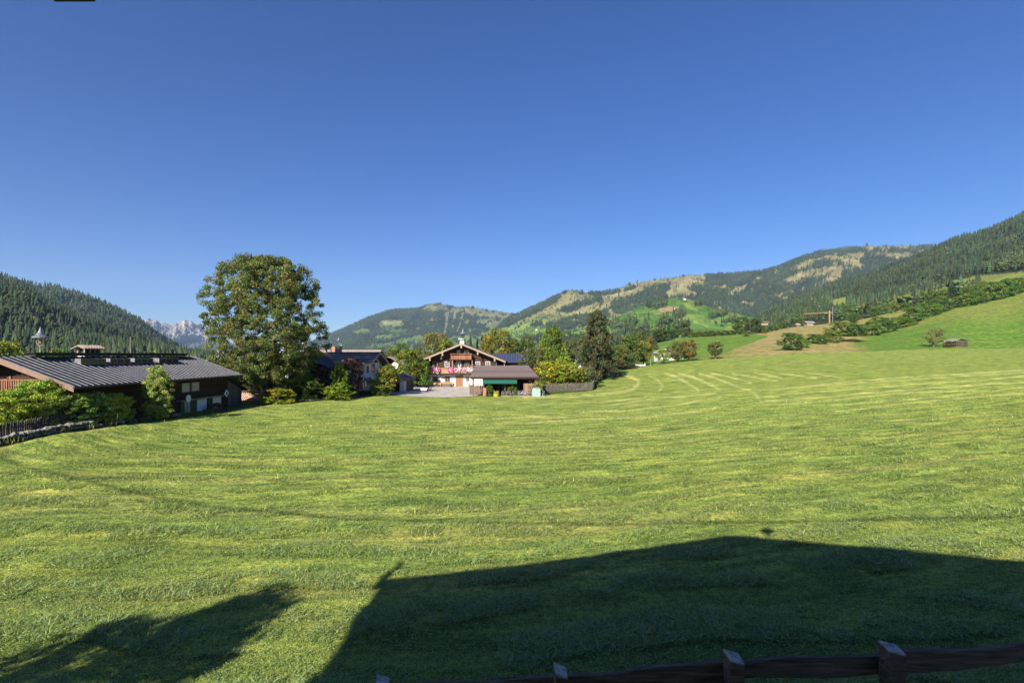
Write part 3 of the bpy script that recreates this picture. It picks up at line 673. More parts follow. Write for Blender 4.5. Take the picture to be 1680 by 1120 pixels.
def proto(key, *a, **k):
    tb, V, C, nl = make_tree(*a, **k); me = bpy.data.meshes.new('trunk'); me.from_pydata(tb.v, [], tb.f); me.update(); me.materials.append(BARK)
    o = npmesh('crown', V, np.arange(4*nl).reshape(-1, 4), LEAF, col=np.clip(C, 0, 1)); cm = o.data; bpy.data.objects.remove(o); PROTO[key] = (me, cm)
G1 = (.085,.118,.028); G2 = (.050,.078,.024); YG = (.17,.20,.025)
proto('rounda', 1, 'round', .14, 110, 5200, .026, G1, accent=(.22,.20,.03), accf=.12)
proto('roundb', 2, 'round', .12, 120, 5400, .025, G1, clr=.12, accent=(.20,.15,.05), accf=.10)
proto('roundc', 3, 'oval', .14, 110, 5200, .026, G1, accent=(.2,.2,.03), accf=.08)
proto('tall', 4, 'column', .08, 90, 5500, .024, G1, clr=.11)
proto('spruce', 5, 'cone', .06, 130, 5200, .022, G2, clr=.07, droop=.6, inner=.5, trunk=.022, var=.3)
proto('spruceb', 6, 'cone', .05, 120, 4800, .023, G2, clr=.075, droop=.6, inner=.5, trunk=.022, var=.35)
proto('bush', 7, 'bush', .03, 110, 5200, .029, (.10,.125,.032), clr=.12, trunk=.03, accent=(.25,.20,.03), accf=.10)
proto('bushb', 8, 'bush', .02, 110, 5200, .029, (.095,.12,.035), clr=.115, trunk=.03, accent=(.20,.13,.05), accf=.12)
proto('bushc', 9, 'bush', .02, 100, 5000, .03, (.10,.13,.03), clr=.12, trunk=.03)
proto('sparse', 10, 'round', .20, 60, 1500, .026, (.14,.14,.05), clr=.12, inner=.5, trunk=.04)
proto('orchard', 11, 'round', .22, 55, 3000, .030, (.085,.10,.03), clr=.13, trunk=.045)
proto('finebush', 12, 'bush', .10, 180, 17000, .0165, (.21,.25,.04), clr=.095, trunk=.028, accent=(.34,.31,.05), accf=.18, var=.4)
proto('finebushb', 13, 'bush', .10, 180, 17000, .0165, (.16,.20,.05), clr=.095, trunk=.028, accent=(.30,.30,.12), accf=.15, var=.4)
proto('finecol', 14, 'column', .03, 170, 12500, .016, (.17,.22,.055), clr=.10, trunk=.022, aspect=.6, accent=(.30,.32,.07), accf=.25)
proto('ragged', 15, 'ragged', .03, 210, 16000, .0155, (.075,.083,.033), clr=.065, trunk=.026, var=.45, hue=.3, inner=.2)
def plant(kind, key, px, top, wpx, Y, color, label, cat='tree', group=None, asp=1.0, rz=None):
    x = (px-840)/F*Y; z0 = g(x, Y)-.05; z0 -= .45*(kind == 'hedge_bush'); h = (HY-top)/F*Y-z0; wd = wpx/F*Y
    t = thing(kind, label, cat, x, Y, z0, 0, group); me, cm = PROTO[key]
    a = (px*1.7+top*2.3+Y) % 6.28 if rz is None else rz
    for nm, d in (('trunk', me), ('crown', cm)):
        o = bpy.data.objects.new(nm, d); COL.objects.link(o); o.parent = t; o.scale = (wd, wd*asp, h); o.rotation_euler = (0, 0, a)
        if nm == 'crown': o.color = tuple(color)+(1,)
    return t
proto('hedgea', 31, 'oval', .03, 100, 5000, .028, (.09,.125,.032), clr=.11)
proto('hedgeb', 32, 'round', .03, 110, 5200, .027, (.085,.12,.03), clr=.11)
proto('syc2', 21, 'oval', .10, 260, 14000, .017, G1, clr=.075, trunk=.02, inner=.1)
N_ = (1, 1, 1); DK = (.55,.62,.7); YL = (2.0,1.75,.9); LG = (1.7,1.8,1.1); BR = (1.7,1.05,1.2); GD = (2.1,1.55,.9); OL = (1.35,1.15,1.1); VG = (1.15,1.55,.7); PU = (1.0,.42,1.6)

# the big sycamore
tb, V, C, nl = make_tree(77, 'syc', .10, 1100, 150000, .0062, (.128,.155,.038), var=.36, hue=.2, accent=(.22,.19,.06), accf=.05, clr=.043, trunk=.030, inner=.12)
bx = (436-840)/F*64.5; bz = g(bx, 64.5)-.1; bh = (HY-419)/F*64.5-bz; bw = 191/F*64.5
bt = thing('sycamore_tree', 'huge broad sycamore towering over the barn and the village, its leaves starting to brown', 'tree', bx, 64.5, bz)
o = tb.build('trunk', BARK, bt); o.scale = (bw, bw, bh)
o = npmesh('crown', V, np.arange(4*nl).reshape(-1, 4), LEAF, bt, col=np.clip(C, 0, 1)); o.scale = (bw, bw, bh)

# shrubs and trees, left to right
for a in [
 ('shrub','finebush',8,640,100,33.2,(1.3,1.5,1.1),'yellow green shrub cut by the left edge of the photo','shrub'),
 ('shrub','finebush',60,624,92,35.2,(1.25,1.45,1.1),'tallest yellow green shrub of the row in front of the barn','shrub'),
 ('shrub','finebushb',112,645,64,36.2,(1.6,1.7,1.3),'darker green shrub below the red framed barn window','shrub',None,1.4,0),
 ('shrub','finebushb',147,643,56,37.8,(1.75,1.8,1.4),'rounded green shrub in the middle of the row before the barn','shrub',None,1.5,0),
 ('shrub','finebush',188,645,50,39.8,(1.5,1.55,1.3),'pale leaved shrub at the right end of the row before the barn','shrub',None,1.5,0),
 ('young_tree','finecol',258,598,48,43.0,(1.3,1.35,1.15),'slender young tree with pale leaves against the long barn wall','tree'),
 ('tree','rounda',8,561,64,74,(1.6,1.6,.9),'yellowing round tree rising above the left end of the barn ridge','tree'),
 ('tree','roundb',100,573,40,80,(1.5,1.4,1),'low light green tree just behind the barn ridge between bell and chimney','tree'),
 ('tree','roundc',352,588,70,78,(1.15,1.15,1),'green tree behind the right end of the barn roof','tree'),
 ('tree','rounda',384,578,72,82,(1,1.05,1),'dark green tree filling the space below the left side of the sycamore crown','tree'),
 ('shrub','bush',402,622,60,70,(1.2,1.25,1),'green shrub above the firewood stack','shrub'),
 ('tree','hedgeb',472,577,84,67,(1.75,1.8,1.2),'bushy light green tree right of the sycamore trunk','tree'),
 ('shrub','bush',456,636,58,61.5,(2.0,1.9,.8),'yellow flowering shrub at the foot of the sycamore','shrub'),
 ('shrub','bushc',498,612,62,66,(1.3,1.4,1),'light green shrub between the bushy tree and the dark corner of the chalet','shrub'),
 ('shrub','bushb',524,622,54,68,(.7,.85,.8),'dark green shrub in the shade left of the purple trees','shrub'),
 ('young_tree','tall',558,594,26,67,(1.9,2.1,.7),'narrow bright lime green tree between two purple leaved trees','tree'),
 ('shrub','bushc',556,628,52,66.4,(1.7,1.9,.7),'bright lime green bush at the foot of the narrow lime green tree','shrub'),
 ('tree','roundb',534,602,52,69,PU,'left one of the two purple leaved trees','tree'),
 ('tree','rounda',578,589,42,70,PU,'right one of the two purple leaved trees, next to the white chalet wall','tree'),
 ('tree','roundc',636,598,44,74.5,(2.0,1.6,.9),'small yellow green tree left of the little white hut','tree'),
 ('shrub','bushc',622,630,36,73,(1.7,1.6,.9),'low light green shrub under the small yellow green tree','shrub'),
 ('shrub','bushb',600,640,34,72.5,(1.3,1.2,1),'low grey green shrub at the garden edge beside the gravel path','shrub'),
 ('tree','rounda',668,574,48,104,(1.5,1.45,.8),'green tree rising behind the little white hut','tree'),
 ('tree','roundc',690,585,40,112,(1.3,1.3,.8),'green tree touching the left eave of the farmhouse','tree'),
 ('shrub','bush',696,590,26,105,(.9,1.3,.7),'deep green climber bush at the left corner of the farmhouse','shrub'),
 ('tree','roundb',713,546,54,140,(1.9,1.3,1.5),'russet brown tree behind the left roof slope of the farmhouse','tree'),
 ('tree','roundc',733,556,40,135,YL,'yellow green tree behind the farmhouse roof near the ridge','tree'),
 ('tree','roundb',817,541,56,150,GD,'golden autumn tree behind the right slope of the farmhouse roof','tree'),
 ('tree','rounda',800,553,26,146,(2.2,1.5,.9),'small golden tree clinging to the left of the large golden one','tree'),
 ('tree','roundc',842,557,34,150,(1.4,1.2,.9),'green tree between golden tree and small round dark tree','tree'),
 ('tree','rounda',864,552,30,155,(.9,.95,.8),'small round dark tree left of the vivid green tree','tree'),
 ('tree','roundb',876,571,50,100,(1.3,1.05,1.3),'grey green bush tree with reddish tips right of the blue metal roof','tree'),
 ('tree','roundc',906,537,52,112,(1.3,1.45,.7),'vivid green tree standing tall behind the yellow bushes','tree'),
 ('shrub','bush',905,590,62,93,(2.3,2.15,.8),'large yellow bush behind the right end of the lean-to','shrub'),
 ('shrub','bushb',938,597,56,96.5,(2.1,2.0,.8),'yellow bush in the middle above the picket fence','shrub'),
 ('shrub','bushc',927,586,42,99,(1.9,2.0,.7),'light green bush behind the two yellow bushes','shrub'),
 ('shrub','bushb',963,602,48,99,(1.2,1.15,1.3),'grey green shrub behind the right part of the picket fence','shrub'),
 ('shrub','bush',898,617,34,90.5,(1.3,1.3,.8),'green shrub between the pale green bin and the picket fence','shrub'),
 ('shrub','bushc',841,632,16,77.4,(1.4,1.4,.9),'climbing plant on the right corner of the lean-to below its eave','shrub'),
 ('tree','ragged',979,508,78,116,(1,1,1),'tall shaggy dark tree at the corner of the garden fence','tree'),
 ('shrub','bushb',990,570,54,124,(.95,.9,1.1),'dark shrubby growth at the foot of the tall shaggy tree','shrub'),
 ('tree','roundb',1016,566,40,150,(1.5,1.3,1),'greenish tree right of the tall shaggy tree','tree'),
 ('tree','roundc',1035,550,42,155,(1.0,1.15,1),'tall green tree left of the meadow bench','tree'),
 ('tree','rounda',1056,560,30,165,(1.8,1.35,1),'orange tinted tree behind the meadow bench','tree'),
 ('tree','spruce',1003,548,24,190,DK,'dark spruce between shaggy tree and greenish tree','tree'),
 ('shrub','bushb',1020,592,46,146,(1.0,.95,1.2),'low grey shrub left of the meadow bench','shrub'),
 ('tree','roundc',1087,573,24,158,(2.0,2.0,.9),'small light green tree before the pale house','tree'),
 ('tree','roundb',1112,560,34,164,(1.6,1.2,1.3),'brownish round tree, left one of the close pair beside the pale house','tree'),
 ('tree','rounda',1130,558,32,166,(1.9,1.15,1.4),'reddish brown round tree, right one of the close pair beside the pale house','tree'),
 ('tree','orchard',1174,561,28,168,(1.2,1.1,1.0),'lone fruit tree at the far edge of the mown meadow','tree'),
 ('tree','sparse',1532,539,34,186,(1.2,1.1,1.1),'thinly leaved bushy tree left of the field hut','tree'),
 ('tree','spruce',1074,545,16,260,DK,'slim dark spruce above the pale house roof','tree'),
 ('tree','rounda',1085,541,30,330,(.75,.8,.8),'dark round tree at the left end of the hedge above the green field','tree'),
 ('tree','roundb',1107,540,22,332,(.7,.8,.8),'dark round tree second along the hedge above the green field','tree'),
 ('tree','tall',1123,528,17,332,(.55,.65,.7),'tall narrow dark tree standing above the hedge of the green field','tree'),
 ('tree','roundb',1216,520,27,335,(.6,.75,.7),'big dark tree left of the power pole','tree'),
 ('tree','rounda',1238,523,25,337,(.6,.75,.7),'big dark tree right of the power pole','tree'),
 ('shrub','bush',1251,537,14,338,(1.2,1.3,.8),'small light bush at the right foot of the big dark trees','shrub'),
 ('shrub','bushb',1225,549,10,300,(.8,.8,.9),'tiny dark bush on the upper edge of the green field','shrub'),
 ('tree','spruceb',1562,466,34,345,(.8,.9,.9),'single dark spruce standing in the hillside hedge','tree'),
 ]: plant(*a)
gp = 'bushes of the hedge above the green field'
for i in range(8):
    px = 1136+i*10.6
    plant('hedge_bush', ('hedgeb','hedgea','hedgeb')[i % 3], px, 545-.55*i-(i % 2), 17, 330+i*.5, [(1.3,1.2,.8),(1.5,1.2,.8),(1.1,1.1,.9)][i % 3], f'{["olive","yellowish","darker"][i % 3]} bush, number {["one","two","three","four","five","six","seven","eight"][i]} from the left in the hedge above the green field', 'bush', gp)
ordn = ['first','second','third','fourth','fifth','sixth','seventh','eighth','ninth','tenth','eleventh','twelfth','thirteenth','fourteenth','fifteenth','sixteenth','seventeenth','eighteenth','nineteenth','twentieth']
hb = [(1298,546,44,186,(.75,.8,.8)),(1318,557,26,196,(1.3,1.3,.8)),(1338,548,42,214,(.9,.95,.8)),(1362,545,40,222,(1.4,1.15,.9)),(1381,528,52,262,(1.3,1.1,1)),(1404,533,44,258,(.8,.95,.8)),(1396,556,40,226,(1.2,1.0,1)),
      (1430,528,46,262,(1.2,1.1,1)),(1443,520,34,300,(.8,.9,.8)),(1456,529,40,276,(.65,.75,.8)),(1478,520,44,290,(1.4,1.3,.8)),(1500,505,44,305,(.9,1.0,.8)),(1521,497,44,315,(1.1,1.15,.8)),(1543,490,42,322,(.7,.8,.8)),
      (1584,484,40,330,(1.2,1.15,.8)),(1603,480,40,334,(.9,.95,.8)),(1630,462,40,336,(1.1,1.1,.8)),(1650,459,40,338,(.8,.9,.8)),(1672,456,44,340,(1.2,1.1,.8)),(1700,450,46,342,(.9,1,.8))]
tone = lambda c: 'dark' if c[0] < .85 else ('green' if c[0] < 1.15 else 'brownish green')
for i, (px, top, wd, Y, c) in enumerate(hb):
    plant('hedge_bush', ('hedgeb','hedgea')[i % 2], px, top-(i % 2)*2, wd*(.95,.85)[i % 2], Y, (c[0]*1.2,c[1]*1.5,c[2]*1.15), f'{tone(c)} bush, {ordn[i]} from the left in the hedge climbing the right hillside', 'bush', 'bushes of the hedge climbing the right hillside')
sc = [(1400,516,26,380,(.8,.9,.9)),(1268,533,16,380,(.7,.8,.9)),(1284,530,18,390,(.8,.9,.9)),(1412,507,22,430,(1.2,1.2,.9)),(1436,503,26,440,(.9,1,.9)),(1462,496,30,430,(1.5,1.4,1)),(1483,497,28,425,(1,1.05,.9)),
      (1507,487,30,420,(1.3,1.1,1)),(1530,478,30,415,(.9,1,.9)),(1549,474,28,410,(1.5,1.3,1)),(1586,470,30,400,(1.1,1.1,1)),(1300,522,22,400,(1.0,1.0,1)),(1316,520,18,440,(.8,.9,1)),(1390,500,24,460,(.9,1,1)),(1607,462,24,400,(1.2,1.1,1))]
for i, (px, top, wd, Y, c) in enumerate(sc):
    wd *= .8
    plant('hillside_tree', ('rounda','roundb','roundc','spruceb')[i % 4], px, top, wd, Y, (c[0]*1.1,c[1]*1.3,c[2]*1.1), f'{tone(c)} tree, {ordn[sorted(q[0] for q in sc).index(px)]} from the left below the spruce forest', 'tree', 'trees of the loose belt below the spruce forest')
dk = [(762,556,14,170),(772,551,14,176),(783,554,14,172),(791,549,15,178),(752,561,13,168)]
for i, (px, top, wd, Y) in enumerate(dk):
    plant('spruce_tree', 'spruce', px, top, wd, Y, (.75,.85,.9), ['dark spruce directly right of the farmhouse bell, leftmost spruce but one','tall dark spruce in the middle of the spruces behind the farmhouse roof','dark spruce second from the right of those behind the farmhouse roof','tallest dark spruce beside the golden tree','dark spruce just left of the farmhouse bell, leftmost of the spruces'][i], 'tree', 'spruces behind the farmhouse roof')
vt = [(604,578,30,150,(1.1,1.1,.9)),(622,572,24,170,(.8,.9,.9)),(645,570,34,160,(1.6,1.5,.9)),(660,563,26,180,(1.0,1.1,.9)),(925,560,30,190,(.9,.9,.9)),(945,555,34,200,(1.1,1.0,1)),(962,563,28,180,(.9,1,.9)),(1045,545,30,230,(.8,.85,.9)),(1063,552,26,240,(1.4,1.0,1))]
vl = ['green tree behind the chalet gable tip','dark tree behind the small dark gable left of the hut','yellowish tree behind the satellite dish pole','green tree just behind the tree over the hut','olive tree right of the vivid green tree','brownish olive tree between vivid green and shaggy trees','dark tree touching the left side of the shaggy tree','dark tree behind the tall green tree by the bench','russet tree behind the orange tinted tree']
for a, l in zip(vt, vl): plant('tree', ('roundb','rounda','roundc')[a[0] % 3], a[0], a[1], a[2], a[3], a[4], l, 'tree', 'village trees in the background')

# ------------------------------------------------------------------ building helpers
def gable(hw, hl, he, hr, oe, og, ogb=None, th=.16, swap=False, y0=0.0):
    """wall prism and two roof slabs; ridge along y (or x when swap); returns wall MB, roof MB"""
    ogb = og if ogb is None else ogb; sl = (hr-he)/hw
    def T(p): return (p[1], p[0], p[2]) if swap else p
    wl = MB().ext([T(p) for p in [(-hw,-hl+y0,-.8),(hw,-hl+y0,-.8),(hw,-hl+y0,he),(0,-hl+y0,hr),(-hw,-hl+y0,he)]], T((0, 2*hl, 0)))
    rf = MB()
    for s in (-1, 1):
        e = (s*(hw+oe), he-sl*oe)
        pts = [(0, hr+.02), e, (e[0], e[1]+th), (0, hr+.02+th)]
        rf.ext([T((p[0], -hl-og+y0, p[1])) for p in pts], T((0, 2*hl+og+ogb, 0)))
    return wl, rf
def window(p, x, y, z, wd, ht, face='-y', frame=WHITEP, pane=GLASS, fw=.09, bars=True, name='window'):
    fr = MB()
    def B(mb, a0, a1, b0, b1, d0, d1):
        if face == '-y': mb.box(x+a0, x+a1, y-d1, y-d0, z+b0, z+b1)
        elif face == '+x': mb.box(x+d0, x+d1, y+a0, y+a1, z+b0, z+b1)
    w2, h2 = wd/2, ht/2
    B(fr, -w2-fw, -w2, -h2-fw, h2+fw, .0, .07); B(fr, w2, w2+fw, -h2-fw, h2+fw, .0, .07)
    B(fr, -w2, w2, h2, h2+fw, .0, .07); B(fr, -w2, w2, -h2-fw, -h2, .0, .09)
    if bars: B(fr, -.03, .03, -h2, h2, .02, .055); B(fr, -w2, -.03, -.02, .02, .02, .05); B(fr, .03, w2, -.02, .02, .02, .05)
    f = fr.build(name, frame, p); pn = MB(); B(pn, -w2, w2, -h2, h2, .004, .018); pn.build('pane', pane, f); return f
def bell(mbs, x, y, z, s=1.0):
    """alpine roof bell: post, forked cage, pointed cap. returns (cage, cap)"""
    c = MB(); c.tube((x,y,z), (x,y,z+.9*s), .06*s, .05*s)
    for k in range(4):
        a = k*math.pi/2+.4; dx, dy = math.cos(a), math.sin(a)
        c.tube((x,y,z+.85*s), (x+.22*s*dx,y+.22*s*dy,z+1.15*s), .035*s, .035*s, 6); c.tube((x+.22*s*dx,y+.22*s*dy,z+1.13*s), (x+.26*s*dx,y+.26*s*dy,z+1.62*s), .035*s, .03*s, 6)
    c.lathe([(.03*s,1.5*s),(.05*s,1.45*s),(.11*s,1.2*s),(.14*s,1.17*s)], (x,y,z), 12)
    k = MB().lathe([(.56*s,1.58*s),(.55*s,1.62*s),(.30*s,1.78*s),(.16*s,1.98*s),(.06*s,2.25*s),(.01*s,2.42*s)], (x,y,z), 14)
    return c, k
def dish(parent, x, y, z, r=.4, toward=(-.3,-1,.45)):
    t = np.array(toward, float); t /= np.linalg.norm(t); e1 = np.cross(t, (0,0,1)); e1 /= np.linalg.norm(e1); e2 = np.cross(e1, t)
    vs = []; fs = []; n = 18
    for i, (q, d) in enumerate(((.02, .0), (.5, .03), (1, .12))):
        for k in range(n):
            a = 2*math.pi*k/n; vs.append(np.array((x,y,z))+r*q*(math.cos(a)*e1+math.sin(a)*e2)+t*r*d*1.4)
    for i in range(2):
        for k in range(n): fs.append((i*n+k, i*n+(k+1) % n, (i+1)*n+(k+1) % n, (i+1)*n+k))
    fs.append(tuple(range(n)))
    m = MB().add(vs, fs); o = m.build('dish', WHITEP, parent)
    c = np.array((x,y,z)); MB().tube(c-e2*r*.9, c+t*r*1.0, .02, .02, 5).tube(c+t*r*.92, c+t*r*1.12, .05, .05, 8).build('receiver_arm', COPPER, o); return o
def flowers(parent, x0, x1, y, z, n, cols, seed=0, sz=.075, dz=.28, dy=.22, name='flowers'):
    r = np.random.default_rng(seed); P = np.stack([r.uniform(x0, x1, n), y+r.uniform(-dy, dy*.5, n), z+r.normal(size=n)*dz*.55], -1)
    nm = r.normal(size=(n, 3))+np.array((0,-1.2,.5)); nm /= np.linalg.norm(nm, axis=1)[:, None]; t1 = np.cross(nm, r.normal(size=(n, 3))); t1 /= np.linalg.norm(t1, axis=1)[:, None]; t2 = np.cross(nm, t1)
    s = sz*r.uniform(.6, 1.4, n)[:, None]; V = np.stack([P-t1*s, P-t2*s, P+t1*s, P+t2*s], 1).reshape(-1, 3)
    band = (vnoise(P[:, 0]*1.1+seed, P[:, 0]*0, seed)*len(cols)*.999+r.uniform(-.6, .6, n)).astype(int) % len(cols)
    c = np.array(cols)[band]*r.uniform(.7, 1.25, (n, 1)); gr = r.uniform(size=n) < .22; c[gr] = np.array((.06,.11,.03))*r.uniform(.7, 1.3, (gr.sum(), 1))
    return npmesh(name, V, np.arange(4*n).reshape(-1, 4), leafmat('petal', .25, False, .7), parent, col=np.repeat(np.clip(c, 0, 1), 4, 0))

# ------------------------------------------------------------------ the long dark barn on the left
BX, BY, BZ = -36.35, 47.2, -5.9
barn = thing('barn', 'long dark wooden barn with ribbed grey metal roof, roof bell and skylights at the left', 'barn', BX, BY, BZ)
e_x, e_z, r_z = 5.55, 3.67, 5.78; sl = (r_z-e_z)/e_x; hwb = 4.5
wz = r_z-.12-sl*hwb
wl = MB().ext([(-hwb,-10.0,-1.2),(hwb,-10.0,-1.2),(hwb,-10.0,wz),(0,-10.0,r_z-.12),(-hwb,-10.0,wz)], (0, 20.2, 0)); wall = wl.build('wall', DARKWOOD, barn)
rf = MB()
for s in (-1, 1): rf.ext([(0,-11.2,r_z-.1),(s*e_x,-11.2,e_z-.1),(s*e_x,-11.2,e_z+.02),(0,-11.2,r_z+.02)], (0, 22.5, 0))
roof = rf.build('roof', DARKMETAL, barn)
sm = MB(); nseam = 40
for s in (-1, 1):
    for k in range(nseam+1):
        y = -11.18+22.42*k/nseam
        sm.ext([(0,y,r_z+.024),(s*(e_x+.01),y,e_z+.024),(s*(e_x+.01),y,e_z+.075),(0,y,r_z+.075)], (0, .030, 0))
sm.build('standing_seam', SEAM, roof)
for s in (-1, 1):
    for y0 in (-11.26, 11.31): MB().ext([(0,y0,r_z-.34),(s*(e_x+.02),y0,e_z-.34),(s*(e_x+.02),y0,e_z+.035),(0,y0,r_z+.035)], (0, .05, 0)).build('rake_board', RAKEWOOD, roof)
pl = MB()   # boarded soffit and purlins under the front overhang
for q in (-4.6, -2.3, 0, 2.3, 4.6): MB().box(q-.09, q+.09, -11.2, -10.0, r_z-.36-sl*abs(q)-.14, r_z-.36-sl*abs(q)+.12).build('purlin', DARKWOOD, barn)
MB().tube((e_x+.07,-11.3,e_z-.06), (e_x+.07,11.3,e_z-.06), .075, n=10).build('gutter', IRON, roof)
MB().box(-.42,.42,-8.6,9.4,r_z+.08,r_z+.30).box(-.55,.55,-8.8,9.6,r_z+.303,r_z+.35).build('ridge_vent', IRON, roof)
for (y0, y1) in ((-6.1,-3.55),(-3.1,-.75),(-.25,2.2),(3.0,5.9)):
    s_ = MB(); zz = lambda q: r_z+.02-sl*q
    s_.ext([(.75,y0,zz(.75)+.10),(1.75,y0,zz(1.75)+.03),(1.75,y0,zz(1.75)+.50),(.75,y0,zz(.75)+.16)], (0, y1-y0, 0))
    sk = s_.build('skylight', SEAM, roof)
    q_ = MB(); nn = 3; dd = (y1-y0)/nn
    for i in range(nn): q_.box(1.753, 1.775, y0+dd*i+.08, y0+dd*(i+1)-.08, zz(1.75)+.08, zz(1.75)+.44)
    for i in range(nn): q_.ext([(.85,y0+dd*i+.1,zz(.85)+.19),(1.65,y0+dd*i+.1,zz(1.65)+.475),(1.65,y0+dd*i+.1,zz(1.65)+.495),(.85,y0+dd*i+.1,zz(.85)+.21)], (0, dd-.2, 0))
    q_.build('pane', GLASS, sk)
c, k = bell(None, .15, -7.9, r_z-.1, 1.0); bb = c.build('roof_bell', PALEWOOD, barn); k.build('cap', COPPER, bb)
ch = MB().box(-1.85,-1.15,-2.3,-.5,r_z-.9,r_z+.36); chb = ch.build('chimney', WHITE, barn)
hd = MB()
for y_ in (-2.2,-1.65,-1.1,-.6): MB().box(-1.24,-1.15,y_-.07,y_+.07,r_z+.363,r_z+.68).build('chimney_pillar', PALEWOOD, chb)
MB().box(-1.84,-1.72,-2.29,-2.2,r_z+.363,r_z+.68).build('chimney_pillar', PALEWOOD, chb)
MB().box(-1.75,-1.26,-2.1,-.65,r_z+.363,r_z+.68).build('chimney_opening', IRON, chb)
ct = MB()
for s in (-1, 1): ct.ext([(-1.5+s*.62,-2.6,r_z+.66),(-1.5,-2.6,r_z+.93),(-1.5,-2.6,r_z+1.0),(-1.5+s*.62,-2.6,r_z+.73)], (0, 2.4, 0))
for k_ in range(8): ct.ext([(-.87,-2.55+.3*k_,r_z+.735),(-1.5,-2.55+.3*k_,r_z+1.0),(-1.5,-2.55+.3*k_,r_z+1.07),(-.87,-2.55+.3*k_,r_z+.80)], (0, .14, 0))
ct.build('chimney_roof', TANROOF, chb)
MB().tube((.2,1.3,r_z), (.2,1.3,r_z+1.9), .035, .03, 6).box(.12,.28,1.2,1.4,r_z+.05,r_z+.35).build('mast', PALEWOOD, barn)
bl = MB().box(-3.5,3.1,-10.9,-10.003,3.28,3.36); bal = bl.build('balcony', DARKWOOD, barn)
rb = MB().box(-3.5,3.1,-10.96,-10.86,4.12,4.22)
for k_ in range(40): rb.box(-3.46+k_*.165,-3.38+k_*.165,-10.93,-10.88,3.363,4.118)
rb.build('railing', REDWOOD, bal)
window(barn, 3.75, -10.0, 2.95, .62, .75, '-y', REDWOOD, GLASS, .12)
window(barn, -.5, -10.0, 3.95, .8, .7, '-y', REDWOOD, GLASS, .1)
for yy in (2.75, 4.25): window(barn, hwb, yy, 2.78, 1.15, .80, '+x', PALEWOOD, CURTAIN, .06, False)
window(barn, hwb, -8.6+1.2, 2.6, .5, .5, '+x', PALEWOOD, CURTAIN, .05, False); window(barn, hwb, -8.6+2.0, 2.6, .5, .5, '+x', PALEWOOD, CURTAIN, .05, False)
MB().box(hwb+.005,hwb+.55,1.3,9.2,1.52,1.62).build('ledge', PALEWOOD, barn)
for a_, b_, c_ in ((1.9,2.45,.15),(3.45,4.35,.15),(6.3,6.9,.3)): MB().box(hwb+.003,hwb+.06,a_,b_,c_,1.45).build('shutter', GREENP, barn)
window(barn, hwb, 2.95, .85, .85, 1.1, '+x', PALEWOOD, CURTAIN, .05, True)
MB().box(hwb+.003,hwb+.08,4.5,6.1,.1,1.42).build('door', WHITEP, barn); MB().box(hwb+.003,hwb+.08,7.2,8.7,.1,1.42).build('door', WHITEP, barn)
MB().box(hwb+.003,hwb+.5,1.8,4.4,-.35,.0).build('step', STONE, barn)
MB().tube((hwb+.60,2.2,1.75), (hwb+.66,2.2,1.75), .36, n=20).build('round_board', WHITEP, barn)
sg = MB().ext([(hwb+.62,8.3,1.78),(hwb+.62,8.75,2.2),(hwb+.62,9.2,1.78),(hwb+.62,8.75,1.36)], (.05,0,0)).build('diamond_board', WHITEP, barn)
MB().box(hwb+.673,hwb+.69,8.62,8.88,1.66,1.92).build('mark', IRON, sg)
ls = MB().ext([(-3.8,10.23,-1.2),(-3.8,13.2,-1.2),(-3.8,13.2,1.95),(-3.8,10.23,3.15)], (8.25,0,0)); lo = ls.build('lean_to', GREYV, barn)
MB().ext([(-4.1,10.23,3.18),(-4.1,13.8,1.78),(-4.1,13.8,1.88),(-4.1,10.23,3.30)], (8.9,0,0)).build('lean_to_roof', DARKMETAL, lo)

bush = thing('flower_bush', 'low reddish flower bush below the white door panels of the barn', 'bush', BX+5.5, BY+6.2)
me, cm = PROTO['finebushb']; o = bpy.data.objects.new('crown', cm); COL.objects.link(o); o.parent = bush; o.scale = (1.0,1.9,.75); o.color = (1.4,.55,1.2,1)

# firewood stack
fw = MB(); rr = random.Random(3)
for i in range(21):
    for j in range(5):
        r_ = .11+rr.uniform(-.02, .015); x_ = -2.5+i*.245+(j % 2)*.12; fw.tube((x_,0,.14+j*.2), (x_+rr.uniform(-.01,.01),.9,.14+j*.2), r_, r_, 7)
x0 = (408-840)/F*66; t = thing('firewood_stack', 'long stack of split firewood with pinkish log ends below the sycamore', 'firewood', x0, 66); fw.build('logs', LOGEND, t)
MB().box(-2.8,2.9,-.1,1.0,1.14,1.2).build('cover_board', GREYV, t)

# grey roofed building behind the barn
t = thing('outbuilding', 'grey roofed building peeking out behind the right end of the barn roof', 'building', -42.5, 80, -7)
wl, rf = gable(4.6, 5.6, 5.2, 6.75, .7, .6, swap=False); wl.build('wall', DARKWOOD, t); r_ = rf.build('roof', GREYROOF, t)
MB().box(-1.6,-.8,-3.2,-2.4,6.2,7.6).box(-1.8,-.6,-3.4,-2.2,7.65,7.78).box(-1.5,-.9,-3.1,-2.5,7.6,7.65).build('chimney', WHITE, r_)

